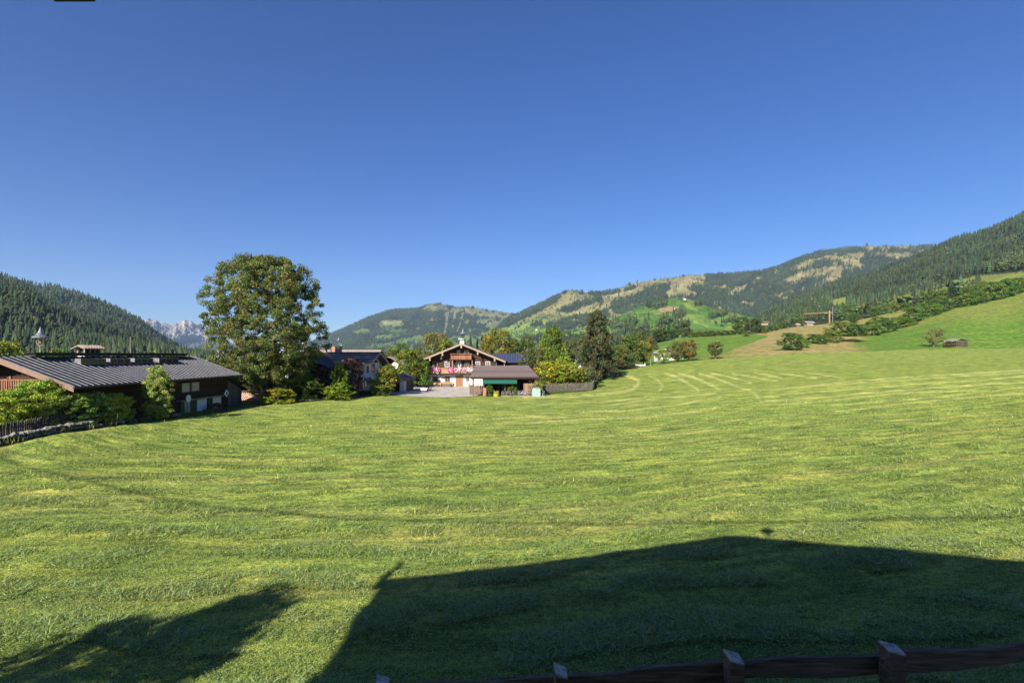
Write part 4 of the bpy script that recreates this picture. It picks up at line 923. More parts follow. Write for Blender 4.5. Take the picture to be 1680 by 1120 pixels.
# dry stone wall and dark paling along the lane
st = MB(); rr = random.Random(8)
oc = [(1,0,0),(0,1,0),(-1,0,0),(0,-1,0),(0,0,1),(0,0,-1),(.7,.7,.5),(-.7,.7,.5),(-.7,-.7,.5),(.7,-.7,.5),(.7,.7,-.5),(-.7,.7,-.5),(-.7,-.7,-.5),(.7,-.7,-.5)]
of = [(4,0,6),(4,6,1),(4,1,7),(4,7,2),(4,2,8),(4,8,3),(4,3,9),(4,9,0),(5,10,0),(5,1,10),(5,11,1),(5,2,11),(5,12,2),(5,3,12),(5,13,3),(5,0,13),(0,10,6),(6,10,1),(1,11,7),(7,11,2),(2,12,8),(8,12,3),(3,13,9),(9,13,0)]
y = 24.0
while y < 46:
    L = rr.uniform(.25,.6); xw = -29.9+.12*math.sin(y)
    if y > 35 and rr.random() < .55: y += L; continue
    for lv in range(2 if y < 36 else 1):
        sx, sy, sz = rr.uniform(.2,.34), L*.62, rr.uniform(.13,.22); ang = rr.uniform(-.4,.4); ca, sa = math.cos(ang), math.sin(ang)
        cx, cy, cz = xw+rr.uniform(-.12,.12), y+L/2+rr.uniform(-.1,.1), g(xw, y)+.12+lv*.26+rr.uniform(-.04,.05)
        vs = []
        for p in oc:
            q = rr.uniform(.85,1.15); a_, b_, c_ = p[0]*sx*q, p[1]*sy*q, p[2]*sz*q; vs.append((cx+a_*ca-b_*sa, cy+a_*sa+b_*ca, cz+c_+.15*a_))
        st.add(vs, of)
    y += L
o = st.build('dry_stone_wall', STONE); tag(o, 'low wall of rough grey field stones along the left edge of the meadow', 'stone wall')
wr_ = np.random.default_rng(4); nW = 2600; Yw = wr_.uniform(24, 52, nW); Xw = -29.75-.35*wr_.uniform(-1, 1, nW)-.02*(Yw-24)*(Yw > 36)*.3; ck = vnoise(Yw*1.3, Yw*0, 6) > .42; Xw, Yw = Xw[ck], Yw[ck]; nW = len(Xw)
hw_ = .16+.38*wr_.uniform(0, 1, nW)**2; aw_ = wr_.uniform(0, 6.28, nW); bs = np.stack([Xw, Yw, G(Xw, Yw)], -1); tp_ = bs+np.stack([.12*np.cos(aw_), .12*np.sin(aw_), hw_], -1); sd_ = np.stack([-np.sin(aw_), np.cos(aw_), 0*aw_], -1)*.03
Vw = np.stack([bs-sd_*.5, bs+sd_*.5, (bs+tp_)/2+sd_, tp_, (bs+tp_)/2-sd_], 1).reshape(-1, 3)
wo2 = npmesh('weeds', Vw, np.arange(5*nW).reshape(-1, 5), leafmat('grass_blade'), col=np.repeat(np.array((.17,.19,.05))*wr_.uniform(.5, 1.6, (nW, 1)), 5, 0)); wo2['kind'] = 'stuff'; wo2['label'] = 'weeds and tall grass growing along the stone wall'; wo2['category'] = 'weeds'
def pickets(mb, rail, p0, p1, h, sp=.13, wdt=.09, seed=0, jit=.08):
    r = random.Random(seed); L = math.hypot(p1[0]-p0[0], p1[1]-p0[1]); n = int(L/sp); dx, dy = (p1[0]-p0[0])/L, (p1[1]-p0[1])/L; nx_, ny_ = -dy*.02, dx*.02
    prev = None
    for i in range(n+1):
        q = i*sp; x, y = p0[0]+dx*q, p0[1]+dy*q; z = g(x, y); hh = h+r.uniform(-jit, jit); tl = r.uniform(-.03,.03)
        a = (x-dx*wdt/2-nx_, y-dy*wdt/2-ny_, z+.04); b_ = (x+dx*wdt/2-nx_, y+dy*wdt/2-ny_, z+.04); tp = (x+dx*tl-nx_, y+dy*tl-ny_, z+hh+.05)
        mb.ext([a, b_, (b_[0]+dx*tl, b_[1]+dy*tl, z+hh-.05), tp, (a[0]+dx*tl, a[1]+dy*tl, z+hh-.05)], (2*nx_, 2*ny_, 0))
        if i % 8 == 0 or i == n:
            if prev:
                for fz in (.28, .78): rail.tube((prev[0]+nx_*3, prev[1]+ny_*3, prev[2]+h*fz), (x+nx_*3, y+ny_*3, z+h*fz), .03, .03, 5)
            prev = (x, y, z)
def picket_fence(label, segs, h, mat, seed, sp=.15, wdt=.1):
    x, y = segs[0][0]; t = thing('picket_fence', label, 'fence', x, y); p = MB(); rl = MB()
    for k_, (a, b_) in enumerate(segs): pickets(p, rl, a, b_, h, sp, wdt, seed+k_)
    lx, ly, lz = t.location
    for m_, nm in ((p, 'pickets'), (rl, 'rail')):
        m_.v = [(v[0]-lx, v[1]-ly, v[2]-lz) for v in m_.v]; m_.build(nm, mat, t)
    return t
picket_fence('dark weathered paling fence under the shrubs beside the barn', [((-31.0,29),(-31.0,41))], 1.05, M('dark_paling', (.09,.075,.065), (.04,.033,.03), 3, .9, (6,6,1)), 4)
picket_fence('grey picket fence of the farm garden turning away at the shaggy tree', [((5.4,87.5),(14.4,91.6)),((14.4,91.6),(21.8,126))], 1.4, M('grey_pickets', (.21,.185,.17), (.09,.08,.07), 3, .9, (6,6,1)), 14, .27, .13)
picket_fence('short weathered picket fence between farmhouse door and lean-to', [((-6.6,80.6),(-4.2,80.0))], 1.5, BROWNV, 24, .2, .14)

# lean pole by the hedge
t = tag(MB().tube((-29.3,37.9,g(-29.3,37.9)-.1), (-29.1,37.8,g(-29.3,37.9)+.9), .035, .025, 6).build('stake', BROWNV), 'leaning wooden stake at the right end of the shrubs before the barn', 'stake')

# ------------------------------------------------------------------ white chalet with the dark shingle roof
t = thing('chalet', 'white walled chalet with dark weathered shingle roof behind the purple trees', 'house', -28.2, 81.6, -5.75)
wl, rf = gable(4.6, 5.9, 4.75, 6.15, .95, 1.25, ogb=1.3, swap=True); wl.build('wall', WHITE, t); rf0 = rf.build('roof', SHINGLEX, t)
for s in (-1, 1): MB().ext([(7.2,0,5.95),(7.2,s*5.55,4.22),(7.2,s*5.55,4.62),(7.2,0,6.36)], (.06,0,0)).build('rake_board', PALEWOOD, rf0)
window(t, 5.9, -2.6, 3.6, .8, .95, '+x', DARKWOOD, GLASS, .06); window(t, 5.9, .6, 3.7, 1.5, 1.15, '+x', DARKWOOD, GLASS, .08)
MB().ext([(5.92,-3.6,4.6),(5.92,3.6,4.6),(5.92,0,5.95)], (.05,0,0)).build('gable_boarding', DARKWOOD, t)
MB().box(5.93,7.1,-4.4,-1.9,1.5,1.6).box(5.95,6.02,-4.35,-1.95,1.6,2.5).box(7.02,7.09,-4.35,-1.95,1.6,2.5).build('balcony', WHITEP, t)
MB().ext([(5.93,-5.6,2.15),(10.3,-5.6,1.55),(10.3,-5.6,1.70),(5.93,-5.6,2.30)], (0,7.6,0)).build('porch_roof', SHINGLE, t)
MB().box(6.3,6.55,-5.4,-5.2,-.5,1.9).box(9.9,10.1,-5.4,-5.2,-.5,1.5).build('porch_post', WHITEP, t)
wg = MB(); # front wing
wg.ext([(-2.6,-10.5,-.8),(2.6,-10.5,-.8),(2.6,-10.5,4.1),(0,-10.5,5.35),(-2.6,-10.5,4.1)], (0,6.0,0)); wo_ = wg.build('wing_wall', DARKWOOD, t)
wr = MB()
for s in (-1, 1): wr.ext([(0,-11.6,5.4),(s*3.6,-11.6,3.68),(s*3.6,-11.6,3.83),(0,-11.6,5.55)], (0,8.4,0))
wr.build('wing_roof', DARKSHING, wo_)
for (x_, w_, h_, mt) in ((-4.4,.75,.85,BRICK),(-1.6,.5,.75,TANROOF),(.55,.9,.95,COPPER)):
    c_ = MB().box(x_-w_/2,x_+w_/2,-.35,.35,5.9,6.15+h_).box(x_-w_/2-.08,x_+w_/2+.08,-.43,.43,6.153+h_,6.25+h_).build('chimney', mt, rf0)
MB().tube((-1.9,0,6.9),(-1.9,0,7.9),.09,.09).tube((-.75,.3,6),(-.75,.3,8.1),.07,.07).build('stove_pipe', COPPER, rf0)
c, k = bell(None, .55, .0, 7.15, .62); bb = c.build('roof_bell', COPPER, rf0); k.build('cap', COPPER, bb)
MB().tube((-4.75,0,6.8),(-4.75,0,7.9),.04,.04).build('dish_mast', COPPER, rf0); dish(t, -4.75, -.15, 8.1, .55)
t2 = thing('garden_wall', 'low white terrace wall before the white chalet', 'wall', -20.5, 74.5)
MB().box(-2.6,2.2,-.12,.12,-.4,.55).box(-2.7,2.3,-.2,.2,.553,.63).build('wall', WHITE, t2)
flowers(None, -24.5, -18.2, 73.2, -5.35, 900, [(.35,.30,.33),(.25,.28,.2),(.4,.25,.3)], 5, .07, .3, .5, 'flower_bed'); o = bpy.data.objects['flower_bed']; o['kind'] = 'stuff'; o['label'] = 'pale flowers and herbs along the garden edge by the path'
t = thing('house', 'tan roofed house whose roof shows over the ridge of the white chalet', 'house', -36.0, 108, -7)
wl, rf = gable(5.5, 7.5, 5.6, 8.0, .9, 1.0, swap=True); wl.build('wall', WHITE, t); r_ = rf.build('roof', TANROOF, t); MB().box(-2,-1.2,-.4,.4,7.6,8.9).build('chimney', BRICK, r_)
t = thing('house', 'small dark gabled house between white chalet and green tree by the hut', 'house', -26.8, 116, -7.2)
wl, rf = gable(3.4, 4, 5.2, 6.8, .8, 1.0); wl.build('wall', DARKWOOD, t); rf.build('roof', TANROOF, t)
t = thing('satellite_dish', 'white satellite dish on a tall pole behind the little white hut', 'satellite dish', -20.9, 91.5)
MB().tube((0,0,-.2),(0,0,5.4),.06,.05).build('pole', COPPER, t); dish(t, 0, -.15, 4.2, .62, (-.1,-1,.3))
# hut
t = thing('garden_hut', 'little white gabled hut with a dark red door left of the gravel yard', 'hut', -19.05, 87.2)
wl, rf = gable(1.45, 3.9, 2.05, 2.75, .45, .7); wo_ = wl.build('wall', WHITE, t); rf.build('roof', SHINGLE, t)
MB().box(-.25,.75,-3.96,-3.905,-.3,1.75).build('door', M('dark_red_door', (.12,.03,.025), (.07,.02,.018), 3), t)
MB().box(1.455,1.50,-1.9,3.85,-.5,2.0).build('side_boarding', BROWNV, t); MB().box(.95,1.15,-4.4,-4.2,-.5,2.1).build('porch_post', WHITEP, t)
# cart
t = thing('farm_cart', 'old grey two wheeled farm cart between hut and farmhouse', 'cart', -15.6, 91, None, 25)
MB().box(-1.3,1.1,-.7,.7,.62,.72).box(-1.3,-1.2,-.7,.7,.72,1.1).box(-1.3,1.1,-.72,-.66,.72,1.05).build('bed', BROWNV, t)
MB().tube((-1.3,-.1,.66),(-3.2,-.1,1.3),.06,.05).tube((-1.3,.3,.66),(-3.0,.2,1.35),.05,.04).build('drawbar', PALEWOOD, t)
for s in (-.85,.85):
    wv = MB(); n_ = 20
    for k_ in range(n_):
        a, b_ = 2*math.pi*k_/n_, 2*math.pi*(k_+1)/n_; wv.tube((.6+.42*math.cos(a),s,.45+.42*math.sin(a)),(.6+.42*math.cos(b_),s,.45+.42*math.sin(b_)),.07,.07,6)
    wo_ = wv.build('wheel', TYRE, t); sp_ = MB().tube((.6,s-.06,.45),(.6,s+.06,.45),.12)
    for k_ in range(8): a = math.pi*k_/4; sp_.tube((.6,s,.45),(.6+.38*math.cos(a),s,.45+.38*math.sin(a)),.025,.025,5)
    sp_.build('spokes', PALEWOOD, wo_)

# ------------------------------------------------------------------ the farmhouse
fh = thing('farmhouse', 'large Tyrolean farmhouse with white ground floor, dark timber gable and pink flower balcony', 'house', -10.5, 108, -6.6)
hw, L = 7.4, 18.0; RZ, SL = 9.1, .404
MB().box(-hw,hw,0,L,-.8,2.62).build('lower_wall', WHITE, fh)
zt = RZ-.2-SL*(hw+.05)
MB().ext([(-hw-.05,-.06,2.63),(hw+.05,-.06,2.63),(hw+.05,-.06,zt),(0,-.06,RZ-.2),(-hw-.05,-.06,zt)], (0,L+.1,0)).build('upper_wall', planks('timber_wall', (.085,.042,.026), (.04,.02,.014), .25, 2), fh)
rf = MB()
for s in (-1, 1): rf.ext([(0,-2,RZ-.18),(s*9.15,-2,RZ-.18-SL*9.15),(s*9.15,-2,RZ-SL*9.15),(0,-2,RZ)], (0,21,0))
fr_ = rf.build('roof', SHINGLE, fh)
for s in (-1, 1): MB().ext([(0,-2.06,RZ-.33),(s*9.18,-2.06,RZ-.33-SL*9.18),(s*9.18,-2.06,RZ+.03-SL*9.18),(0,-2.06,RZ+.03)], (0,.055,0)).build('rake_board', PALEWOOD, fr_)
for q in (-6.5,-3.9,0,3.4,6.9):
    MB().box(q-.16,q+.16,-2.13,-2.065,RZ-.36-SL*abs(q)-.62,RZ-.38-SL*abs(q)+.1).build('rafter_ornament', PALEWOOD, fh)
    MB().box(q-.12,q+.12,-2.0,-.07,RZ-.62-SL*abs(q),RZ-.40-SL*abs(q)).build('purlin', DARKWOOD, fh)
for x_ in (-5.7,-3.2,1.0,3.3,5.4): window(fh, x_, -.06, 4.75, .78, .95, '-y', PALEWOOD if x_ in (-5.7,1.0) else WHITEP, GLASS, .09)
window(fh, -.8, -.06, 4.35, .9, 1.9, '-y', WHITEP, GLASS, .1)
for x_ in (-5.7,-3.1): window(fh, x_, 0, 1.62, .9, .85, '-y', PALEWOOD, GLASS, .12)
window(fh, 1.15, 0, 1.62, .5, .75, '-y', PALEWOOD, GLASS, .1)
for x_ in (-.75,.9): window(fh, x_, -.06, 7.35, .75, .7, '-y', RAKEWOOD, GLASS, .1)
MB().box(-1.25,.05,-.09,-.005,-.1,2.2).build('door', M('brown_door', (.30,.15,.08), (.2,.09,.05), 4, stretch=(6,1,1)), fh)
MB().box(-1.42,-1.26,-.12,-.003,-.1,2.35).box(.06,.22,-.12,-.003,-.1,2.35).box(-1.25,.05,-.12,-.003,2.21,2.35).build('door_frame', PALEWOOD, fh)
bc = MB().box(-8.95,8.95,-1.35,-.12,2.70,2.84); bal = bc.build('balcony', DARKWOOD, fh)
pp = MB().box(-8.95,8.95,-1.42,-1.28,3.86,3.98)
for k_ in range(72): pp.box(-8.9+k_*.248,-8.9+k_*.248+.225,-1.38,-1.33,2.86,3.84)
pp.build('parapet', TANWOOD, bal)
for q in (-8.8,-4.4,0,4.4,8.8): MB().box(q-.1,q+.1,-1.3,-.01,2.45,2.69).build('bracket', DARKWOOD, bal)
for q in (-8.9,-1.9,2.2,8.9): MB().box(q-.07,q+.07,-1.4,-1.26,3.99,5.6).build('balcony_post', PALEWOOD, bal)
pk = [(.75,.10,.30),(.85,.45,.55),(.85,.78,.76),(.80,.20,.40)]
for (a_, b_, s_) in ((-7.55,-4.4,1),(-2.8,2.4,2)):
    MB().box(a_,b_,-1.62,-1.43,3.62,3.84).build('flower_box', RAKEWOOD, bal); flowers(bal, a_, b_, -1.62, 3.62, int(340*(b_-a_)), pk, s_, .085, .42, .25)
ab = MB().box(-2.25,2.05,-1.3,-.1,5.62,5.74); abo = ab.build('attic_balcony', DARKWOOD, fh)
MB().box(-2.25,2.05,-1.34,-1.28,5.80,6.62).box(-2.35,2.15,-1.42,-1.22,6.87,7.0).box(-2.3,-2.2,-1.34,-.1,5.76,6.85).box(2.0,2.1,-1.34,-.1,5.76,6.85).build('parapet', REDWOOD, abo)
lp = MB().box(-4.55,-4.25,-.35,-.08,5.75,6.3).lathe([(.22,6.3),(.02,6.6)], (-4.4,-.22,0), 8).build('wall_lantern', WHITEP, fh)
cm_ = MB().box(-.6,.3,1.0,1.9,8.3,9.75).build('chimney', WHITE, fr_)
MB().box(-.9,.6,.8,2.1,10.05,10.17).box(-.5,-.35,1.1,1.8,9.75,10.05).box(.05,.2,1.1,1.8,9.75,10.05).build('chimney_cap', WHITEP, cm_)
c, k = bell(None, .25, -1.0, 9.0, 1.35); bb = c.build('roof_bell', IRON, fh); k.build('cap', COPPER, bb)
MB().tube((7.2,-.3,-.3),(7.2,-.3,5.6),.07,.07).build('downpipe', COPPER, fh)
t = thing('bench', 'long orange brown wooden bench against the white farmhouse wall', 'bench', -14.9, 107.2)
MB().box(-2.5,2.5,-.25,.2,.42,.5).build('seat', TANWOOD, t); MB().box(-2.5,2.5,.25,.32,.5,1.0).build('backrest', TANWOOD, t)
for q in (-2.3,0,2.3): MB().box(q-.06,q+.06,-.2,.3,-.1,.415).build('leg', TANWOOD, t)
t = thing('garden_table', 'low dark table standing before the orange brown bench', 'table', -13.6, 106.1)
MB().box(-1.1,1.1,-.35,.35,.62,.68).build('tabletop', DARKWOOD, t)
for q in (-.95,.95): MB().box(q-.05,q+.05,-.3,.3,-.05,.615).build('leg', DARKWOOD, t)
t = thing('flower_pot', 'pot of pink flowers right of the farmhouse door', 'flower pot', -8.9, 106.9); MB().lathe([(.2,0),(.3,.45),(.33,.45)], n=12).build('pot', BRICK, t); flowers(t, -.45, .45, .0, .75, 160, pk, 9, .08, .35, .3)
t = thing('wheelbarrow', 'small white barrow standing on the gravel before the cart', 'barrow', -14.6, 84.5, None, 15); 
MB().ext([(-.45,-.3,.35),(.45,-.3,.3),(.6,-.3,.68),(-.5,-.3,.68)], (0,.6,0)).build('tray', WHITEP, t)
MB().tube((.5,-.05,.2),(.5,.05,.2),.2,.2,14).build('wheel', TYRE, t); MB().tube((-.4,-.25,.34),(-1.1,-.28,.62),.025).tube((-.4,.25,.34),(-1.1,.28,.62),.025).tube((-.3,-.22,.34),(-.35,-.22,0),.02).tube((-.3,.22,.34),(-.35,.22,0),.02).build('handle', COPPER, t)
# blue roofed wing behind
t = thing('outbuilding', 'low building with dark blue metal roof behind the farmhouse', 'building', -.4, 127, -6.7)
wl, rf = gable(3.4, 3.6, 5.3, 7.0, .7, .6, swap=True); wl.build('wall', DARKWOOD, t); r_ = rf.build('roof', BLUEROOF, t)
sm = MB()
for k_ in range(14): sm.ext([(-4.1+k_*.62,0,7.19),(-4.1+k_*.62,-4.1,5.14),(-4.1+k_*.62,-4.1,5.20),(-4.1+k_*.62,0,7.25)], (.05,0,0))
sm.build('standing_seam', SEAM, r_)
t = thing('outbuilding', 'small dark roofed cottage with a white dish left of the shaggy tree', 'building', 27.5, 225, -5.2)
wl, rf = gable(2.6, 2.5, 3.6, 4.8, .8, .8); wl.build('wall', WHITE, t); rf.build('roof', DARKSHING, t); dish(t, -1.9, -2.9, 5.0, .5)

# ------------------------------------------------------------------ lean-to with the green awning
t = thing('carport', 'open lean-to with brown shingle roof and green awning before the farmhouse', 'shed', -1.4, 80.9, -6.15)
x0_, x1_ = -4.85, 5.65
MB().ext([(x0_-.05,-3.6,2.72),(x1_-.15,-3.6,2.72),(x1_-1.55,3.0,4.35),(x0_+.15,3.0,4.35)], (0,0,.16)).build('roof', SHINGLE, t)
MB().ext([(x0_+.25,2.98,4.33),(x1_-1.5,2.98,4.33),(x1_-1.2,4.6,3.8),(x0_-.2,4.6,3.8)], (0,0,.12)).build('rear_roof', SHINGLE, t)
MB().box(x0_-.02,x1_-.2,-3.64,-3.59,2.60,2.90).build('fascia', DARKWOOD, t)
MB().box(x0_+2.0,x1_-.6,2.3,2.45,-.4,3.9).box(x0_+2.0,x0_+2.12,-2.9,2.3,-.4,2.6).box(x1_-.75,x1_-.62,-2.9,2.3,-.4,2.6).build('wall', DARKWOOD, t)
for q in (x0_+.35,x0_+1.9,x0_+5.2,x1_-.7): MB().box(q-.11,q+.11,-3.3,-3.1,-.4,2.62).build('post', BROWNV, t)
MB().box(x0_+1.9,x0_+2.35,-3.45,-3.05,-.3,1.25).box(x0_+2.9,x0_+3.3,-3.45,-3.05,-.3,1.3).build('pillar', BRICK, t)
MB().box(x1_-2.5,x1_-.8,-3.0,-2.85,-.3,1.9).build('board_partition', planks('warm_partition', (.28,.19,.12), (.16,.10,.07), .2, 3), t)
MB().box(x0_+4.6,x1_-3.0,1.9,2.2,.2,1.6).box(x0_+3.9,x0_+4.3,1.2,2.2,-.3,1.3).build('stored_goods', BROWNV, t)
aw = MB().ext([(-2.95,-3.68,2.44),(2.15,-3.68,2.44),(2.15,-4.3,2.06),(-2.95,-4.3,2.06)], (0,0,.03)); n_ = 17
for k_ in range(n_): aw.ext([(-2.95+k_*.3,-4.305,2.085),(-2.95+(k_+1)*.3,-4.305,2.085),(-2.95+(k_+.85)*.3,-4.305,1.92),(-2.95+(k_+.15)*.3,-4.305,1.92)], (0,-.02,0))
aw.build('awning', AWN, t)
t = thing('flower_bed', 'low planted bed with pale flowers along the front of the lean-to', 'flower bed', 1.0, 76.9, -6.15)
MB().box(-3.0,4.0,-.12,.12,-.3,.12).build('edging', PALEWOOD, t); flowers(t, -2.6, 3.9, .45, .42, 1500, [(.42,.38,.42),(.30,.24,.30),(.16,.2,.1),(.4,.34,.3)], 12, .06, .33, .3)
flowers(t, 1.6, 3.6, .9, 1.15, 420, [(.35,.2,.1),(.25,.2,.08),(.16,.2,.06)], 13, .08, .75, .3, 'climber')
plant('shrub', 'bushc', 803, 630, 12, 76.9, (.9,1.1,.7), 'small round green bush beside the yellow flower tub', 'bush')
t = thing('flower_tub', 'bright yellow tub with flowers in front of the lean-to', 'flower tub', -2.35, 76.5, -6.12)
MB().lathe([(.38,0),(.47,.42),(.5,.44),(.44,.42)], n=16).build('tub', YELLOW, t); flowers(t, -.35, .35, .1, .6, 120, [(.75,.5,.05),(.4,.4,.1)], 14, .07, .2, .25)
t = thing('metal_bin', 'pale green metal container with lid beside the picket fence', 'container', 3.65, 77.0, -6.15)
MB().box(-.6,.55,-.5,.5,0,1.12).box(-.64,-.58,-.54,.54,.02,1.1).box(.53,.59,-.54,.54,.02,1.1).box(-.05,.03,-.53,-.505,.02,1.1).build('body', PALEGREEN, t)
MB().ext([(-.66,-.56,1.13),(.61,-.56,1.13),(.61,.56,1.13),(-.66,.56,1.13)], (0,0,.06)).ext([(-.5,-.4,1.195),(.45,-.4,1.195),(.45,.4,1.195),(-.5,.4,1.195)], (0,0,.07)).build('lid', PALEGREEN, t)

# gravel yard and the path beside the meadow, draped over the ground
def ribbon(name, near, far, mat, nseg=60, nx=10, off=.035):
    def samp(pl, n):
        P_ = np.array(pl, float); d = np.r_[0, np.cumsum(np.hypot(*np.diff(P_, axis=0).T))]; q = np.linspace(0, d[-1], n); return np.stack([np.interp(q, d, P_[:, 0]), np.interp(q, d, P_[:, 1])], -1)
    a, b_ = samp(near, nseg), samp(far, nseg); t_ = np.linspace(0, 1, nx)[None, :, None]; Pn = a[:, None]*(1-t_)+b_[:, None]*t_
    w_ = .35*(fbm(Pn[..., 0]*.8, Pn[..., 1]*.8, 3, 33)-.5); Pn[..., 1] += w_*((t_[..., 0] == 0)*2)
    Z_ = G(Pn[..., 0], Pn[..., 1])+off; V = np.concatenate([Pn, Z_[..., None]], -1).reshape(-1, 3)
    return structure(npmesh(name, V, gridfaces(nseg, nx), mat, smooth=True))
ribbon('gravel_yard', [(-18.6,75.5),(-17.2,74.6),(-13.5,73.4),(-9.8,73.5),(-7,75.6),(-5.3,77.5)], [(-19.5,108),(-16,108.3),(-12,108.3),(-8,108.3),(-5,106),(-4.5,98)], GRAVEL, 70, 60)
ribbon('path', [(-30.5,62.2),(-27,64.4),(-23.9,67.4),(-20.5,71.4),(-17.2,74.6)], [(-31,63.4),(-27.6,65.9),(-24.6,69.2),(-21.6,73.4),(-18.8,77.4)], GRAVEL, 60, 6, .03)

# ------------------------------------------------------------------ far right: house, bench, hut, crane, pole
t = thing('house', 'pale house with light roof among the small trees behind the meadow', 'house', 55.2, 186)
wl, rf = gable(2.7, 3.4, 2.9, 4.1, .6, .7); wl.build('wall', WHITE, t); rf.build('roof', M('light_roof', (.42,.36,.32), (.3,.26,.23), 2), t); window(t, -.9, -3.4, 1.3, .8, .9); window(t, 1.1, -3.4, 1.3, .8, .9)
MB().ext([(-1.8,-3.46,2.95),(1.8,-3.46,2.95),(0,-3.46,3.85)], (0,.05,0)).build('gable_boarding', DARKWOOD, t)
MB().ext([(2.72,-2.2,-.8),(6.4,-2.2,-.8),(6.4,-2.2,2.3),(2.72,-2.2,2.3)], (0,5,0)).build('annex_wall', WHITE, t); MB().ext([(2.73,-2.6,3.1),(6.8,-2.6,2.25),(6.8,-2.6,2.4),(2.73,-2.6,3.25)], (0,6,0)).build('annex_roof', GREYROOF, t)
t = thing('bench', 'long pale wooden bench at the far end of the mown meadow', 'bench', 37.4, 149)
MB().box(-1.45,1.45,-.25,.2,.42,.49).build('seat', WHITEP, t); MB().box(-1.45,1.45,.2,.26,.5,.72).box(1.2,1.45,.2,.27,.72,1.0).build('backrest', WHITEP, t)
for q in (-1.3,0,1.3): MB().box(q-.06,q+.06,-.2,.2,-.1,.415).build('leg', PALEWOOD, t)
for k_, (px, Y, h_) in enumerate(((1067,150,2.6),(1019,152,1.4),(1026,151,1.2))):
    x = (px-840)/F*Y; tag(MB().tube((x,Y,g(x,Y)-.1),(x+.05,Y,g(x,Y)+h_),.07,.06,6).build('fence_post', PALEWOOD), ['tall pale post right of the meadow bench','short pale post among shrubs left of the meadow bench','shortest pale post close to the left end of the bench shrubs'][k_], 'post')
hx = (1571-840)/F*187; t = thing('field_hut', 'small dark hay hut with overhanging flat grey roof on the green slope', 'hut', hx, 187); t.scale = (.8, .8, .9)
MB().box(-2.6,3.0,-2,2,-.6,2.05).build('wall', planks('hut_boards', (.10,.075,.06), (.04,.03,.026), .2, 3), t)
MB().ext([(-5.0,-2.6,1.75),(-.6,-2.6,3.0),(4.6,-2.6,2.45),(4.6,-2.6,2.6),(-.6,-2.6,3.16),(-5.0,-2.6,1.88)], (0,5.4,0)).build('roof', GREYROOF, t)
for q in (-4.6,-3.2): MB().box(q-.08,q+.08,-2.2,-2.05,-.5,2.0).build('post', BROWNV, t)
plant('shrub', 'bushb', 1556, 559, 14, 184.5, (1.5,1.0,1.2), 'small reddish bush under the roof edge of the field hut', 'bush')
t = thing('power_pole', 'pale wooden power pole between the two big dark trees', 'pole', (1230.5-840)/F*330, 330); MB().tube((0,0,-.3),(0,0,9.5),.17,.12,8).build('pole', GREYV, t); MB().box(-.9,.9,-.08,.08,8.7,8.9).build('crossarm', GREYV, t)
cx_ = (1361-840)/F*400; t = thing('tower_crane', 'orange tower crane with its long jib on the scrubby slope', 'crane', cx_, 400)
mb = MB(); H_ = (HY-509.5)/F*400-t.location.z
for a_, b_ in ((-.3,-.3),(.3,-.3),(.3,.3),(-.3,.3)): mb.tube((a_,b_,-3),(a_,b_,H_),.10,.10,4)
for k_ in range(int(H_/1.1)):
    z_ = k_*1.1; mb.tube((-.3,-.3,z_),(.3,-.3,z_+1.1),.06,.06,4); mb.tube((.3,-.3,z_),(.3,.3,z_+1.1),.06,.06,4)
mb.build('mast', ORANGE, t); jb = MB().tube((1.5,0,H_-1.6),(-20,0,H_-2.6),.14,.12,4).tube((1,0,H_-.9),(-20,0,H_-2.4),.08,.07,4)
for k_ in range(20): jb.tube((1-k_,0,H_-1.62-.047*k_),(.5-k_,0,H_-.95-.072*k_),.05,.06,4)
jb.build('jib', ORANGE, t); MB().box(1.0,2.6,-.4,.4,H_-2.2,H_-1.2).build('counterweight', STONE, t)
t = tag(MB().tube((((1366-840)/F*396),396,(HY-526)/F*396-2),(((1366-840)/F*396),396,(HY-503)/F*396),.26,.22,8).build('grey_mast', COPPER), 'grey upright mast right beside the orange crane', 'mast')
for k_, (px, Y, z0p, sc_, lab) in enumerate(((1253,470,530,.6,'brown roofed house at the foot of the forest left of the scrubby slope'),(1303,405,534,.55,'low wooden house among trees on the scrubby slope'),(1327,400,530,.5,'grey roofed house below the crane jib'))):
    x = (px-840)/F*Y; t = thing('house', lab, 'house', x, Y, (HY-z0p)/F*Y-1.2)
    wl, rf = gable(3.6*sc_, 5*sc_, 3.2*sc_, 5.0*sc_, .9, 1.0, swap=True); wl.build('wall', PALEWOOD, t); rf.build('roof', [SHINGLEX, TANROOF, GREYROOF][k_], t)
def farm(surf, px, tt, s, lab, red):
    X_, Y_, Z_ = surf(np.array([float(px)]), np.array([tt])); t = thing('farmstead', lab, 'farmhouse', float(X_[0]), float(Y_[0]), float(Z_[0])-1)
    wl, rf = gable(5*s, 7*s, 5*s, 8*s, 1.2, 1.4); wl.build('wall', WHITE, t); rf.build('roof', red, t)
farm(surf_k, 1122, .86, .8, 'tan roofed farmstead near the top of the green knoll', TANROOF)
farm(surf_k, 1105, .60, .5, 'small white farm building on the middle of the green knoll', TANROOF)
farm(surf_a, 905, .22, 1.0, 'white farmstead on the green lower slope right of the golden tree', TANROOF)
farm(surf_a, 880, .27, .9, 'white farmstead high on the green lower slope above the golden tree', GREYROOF)

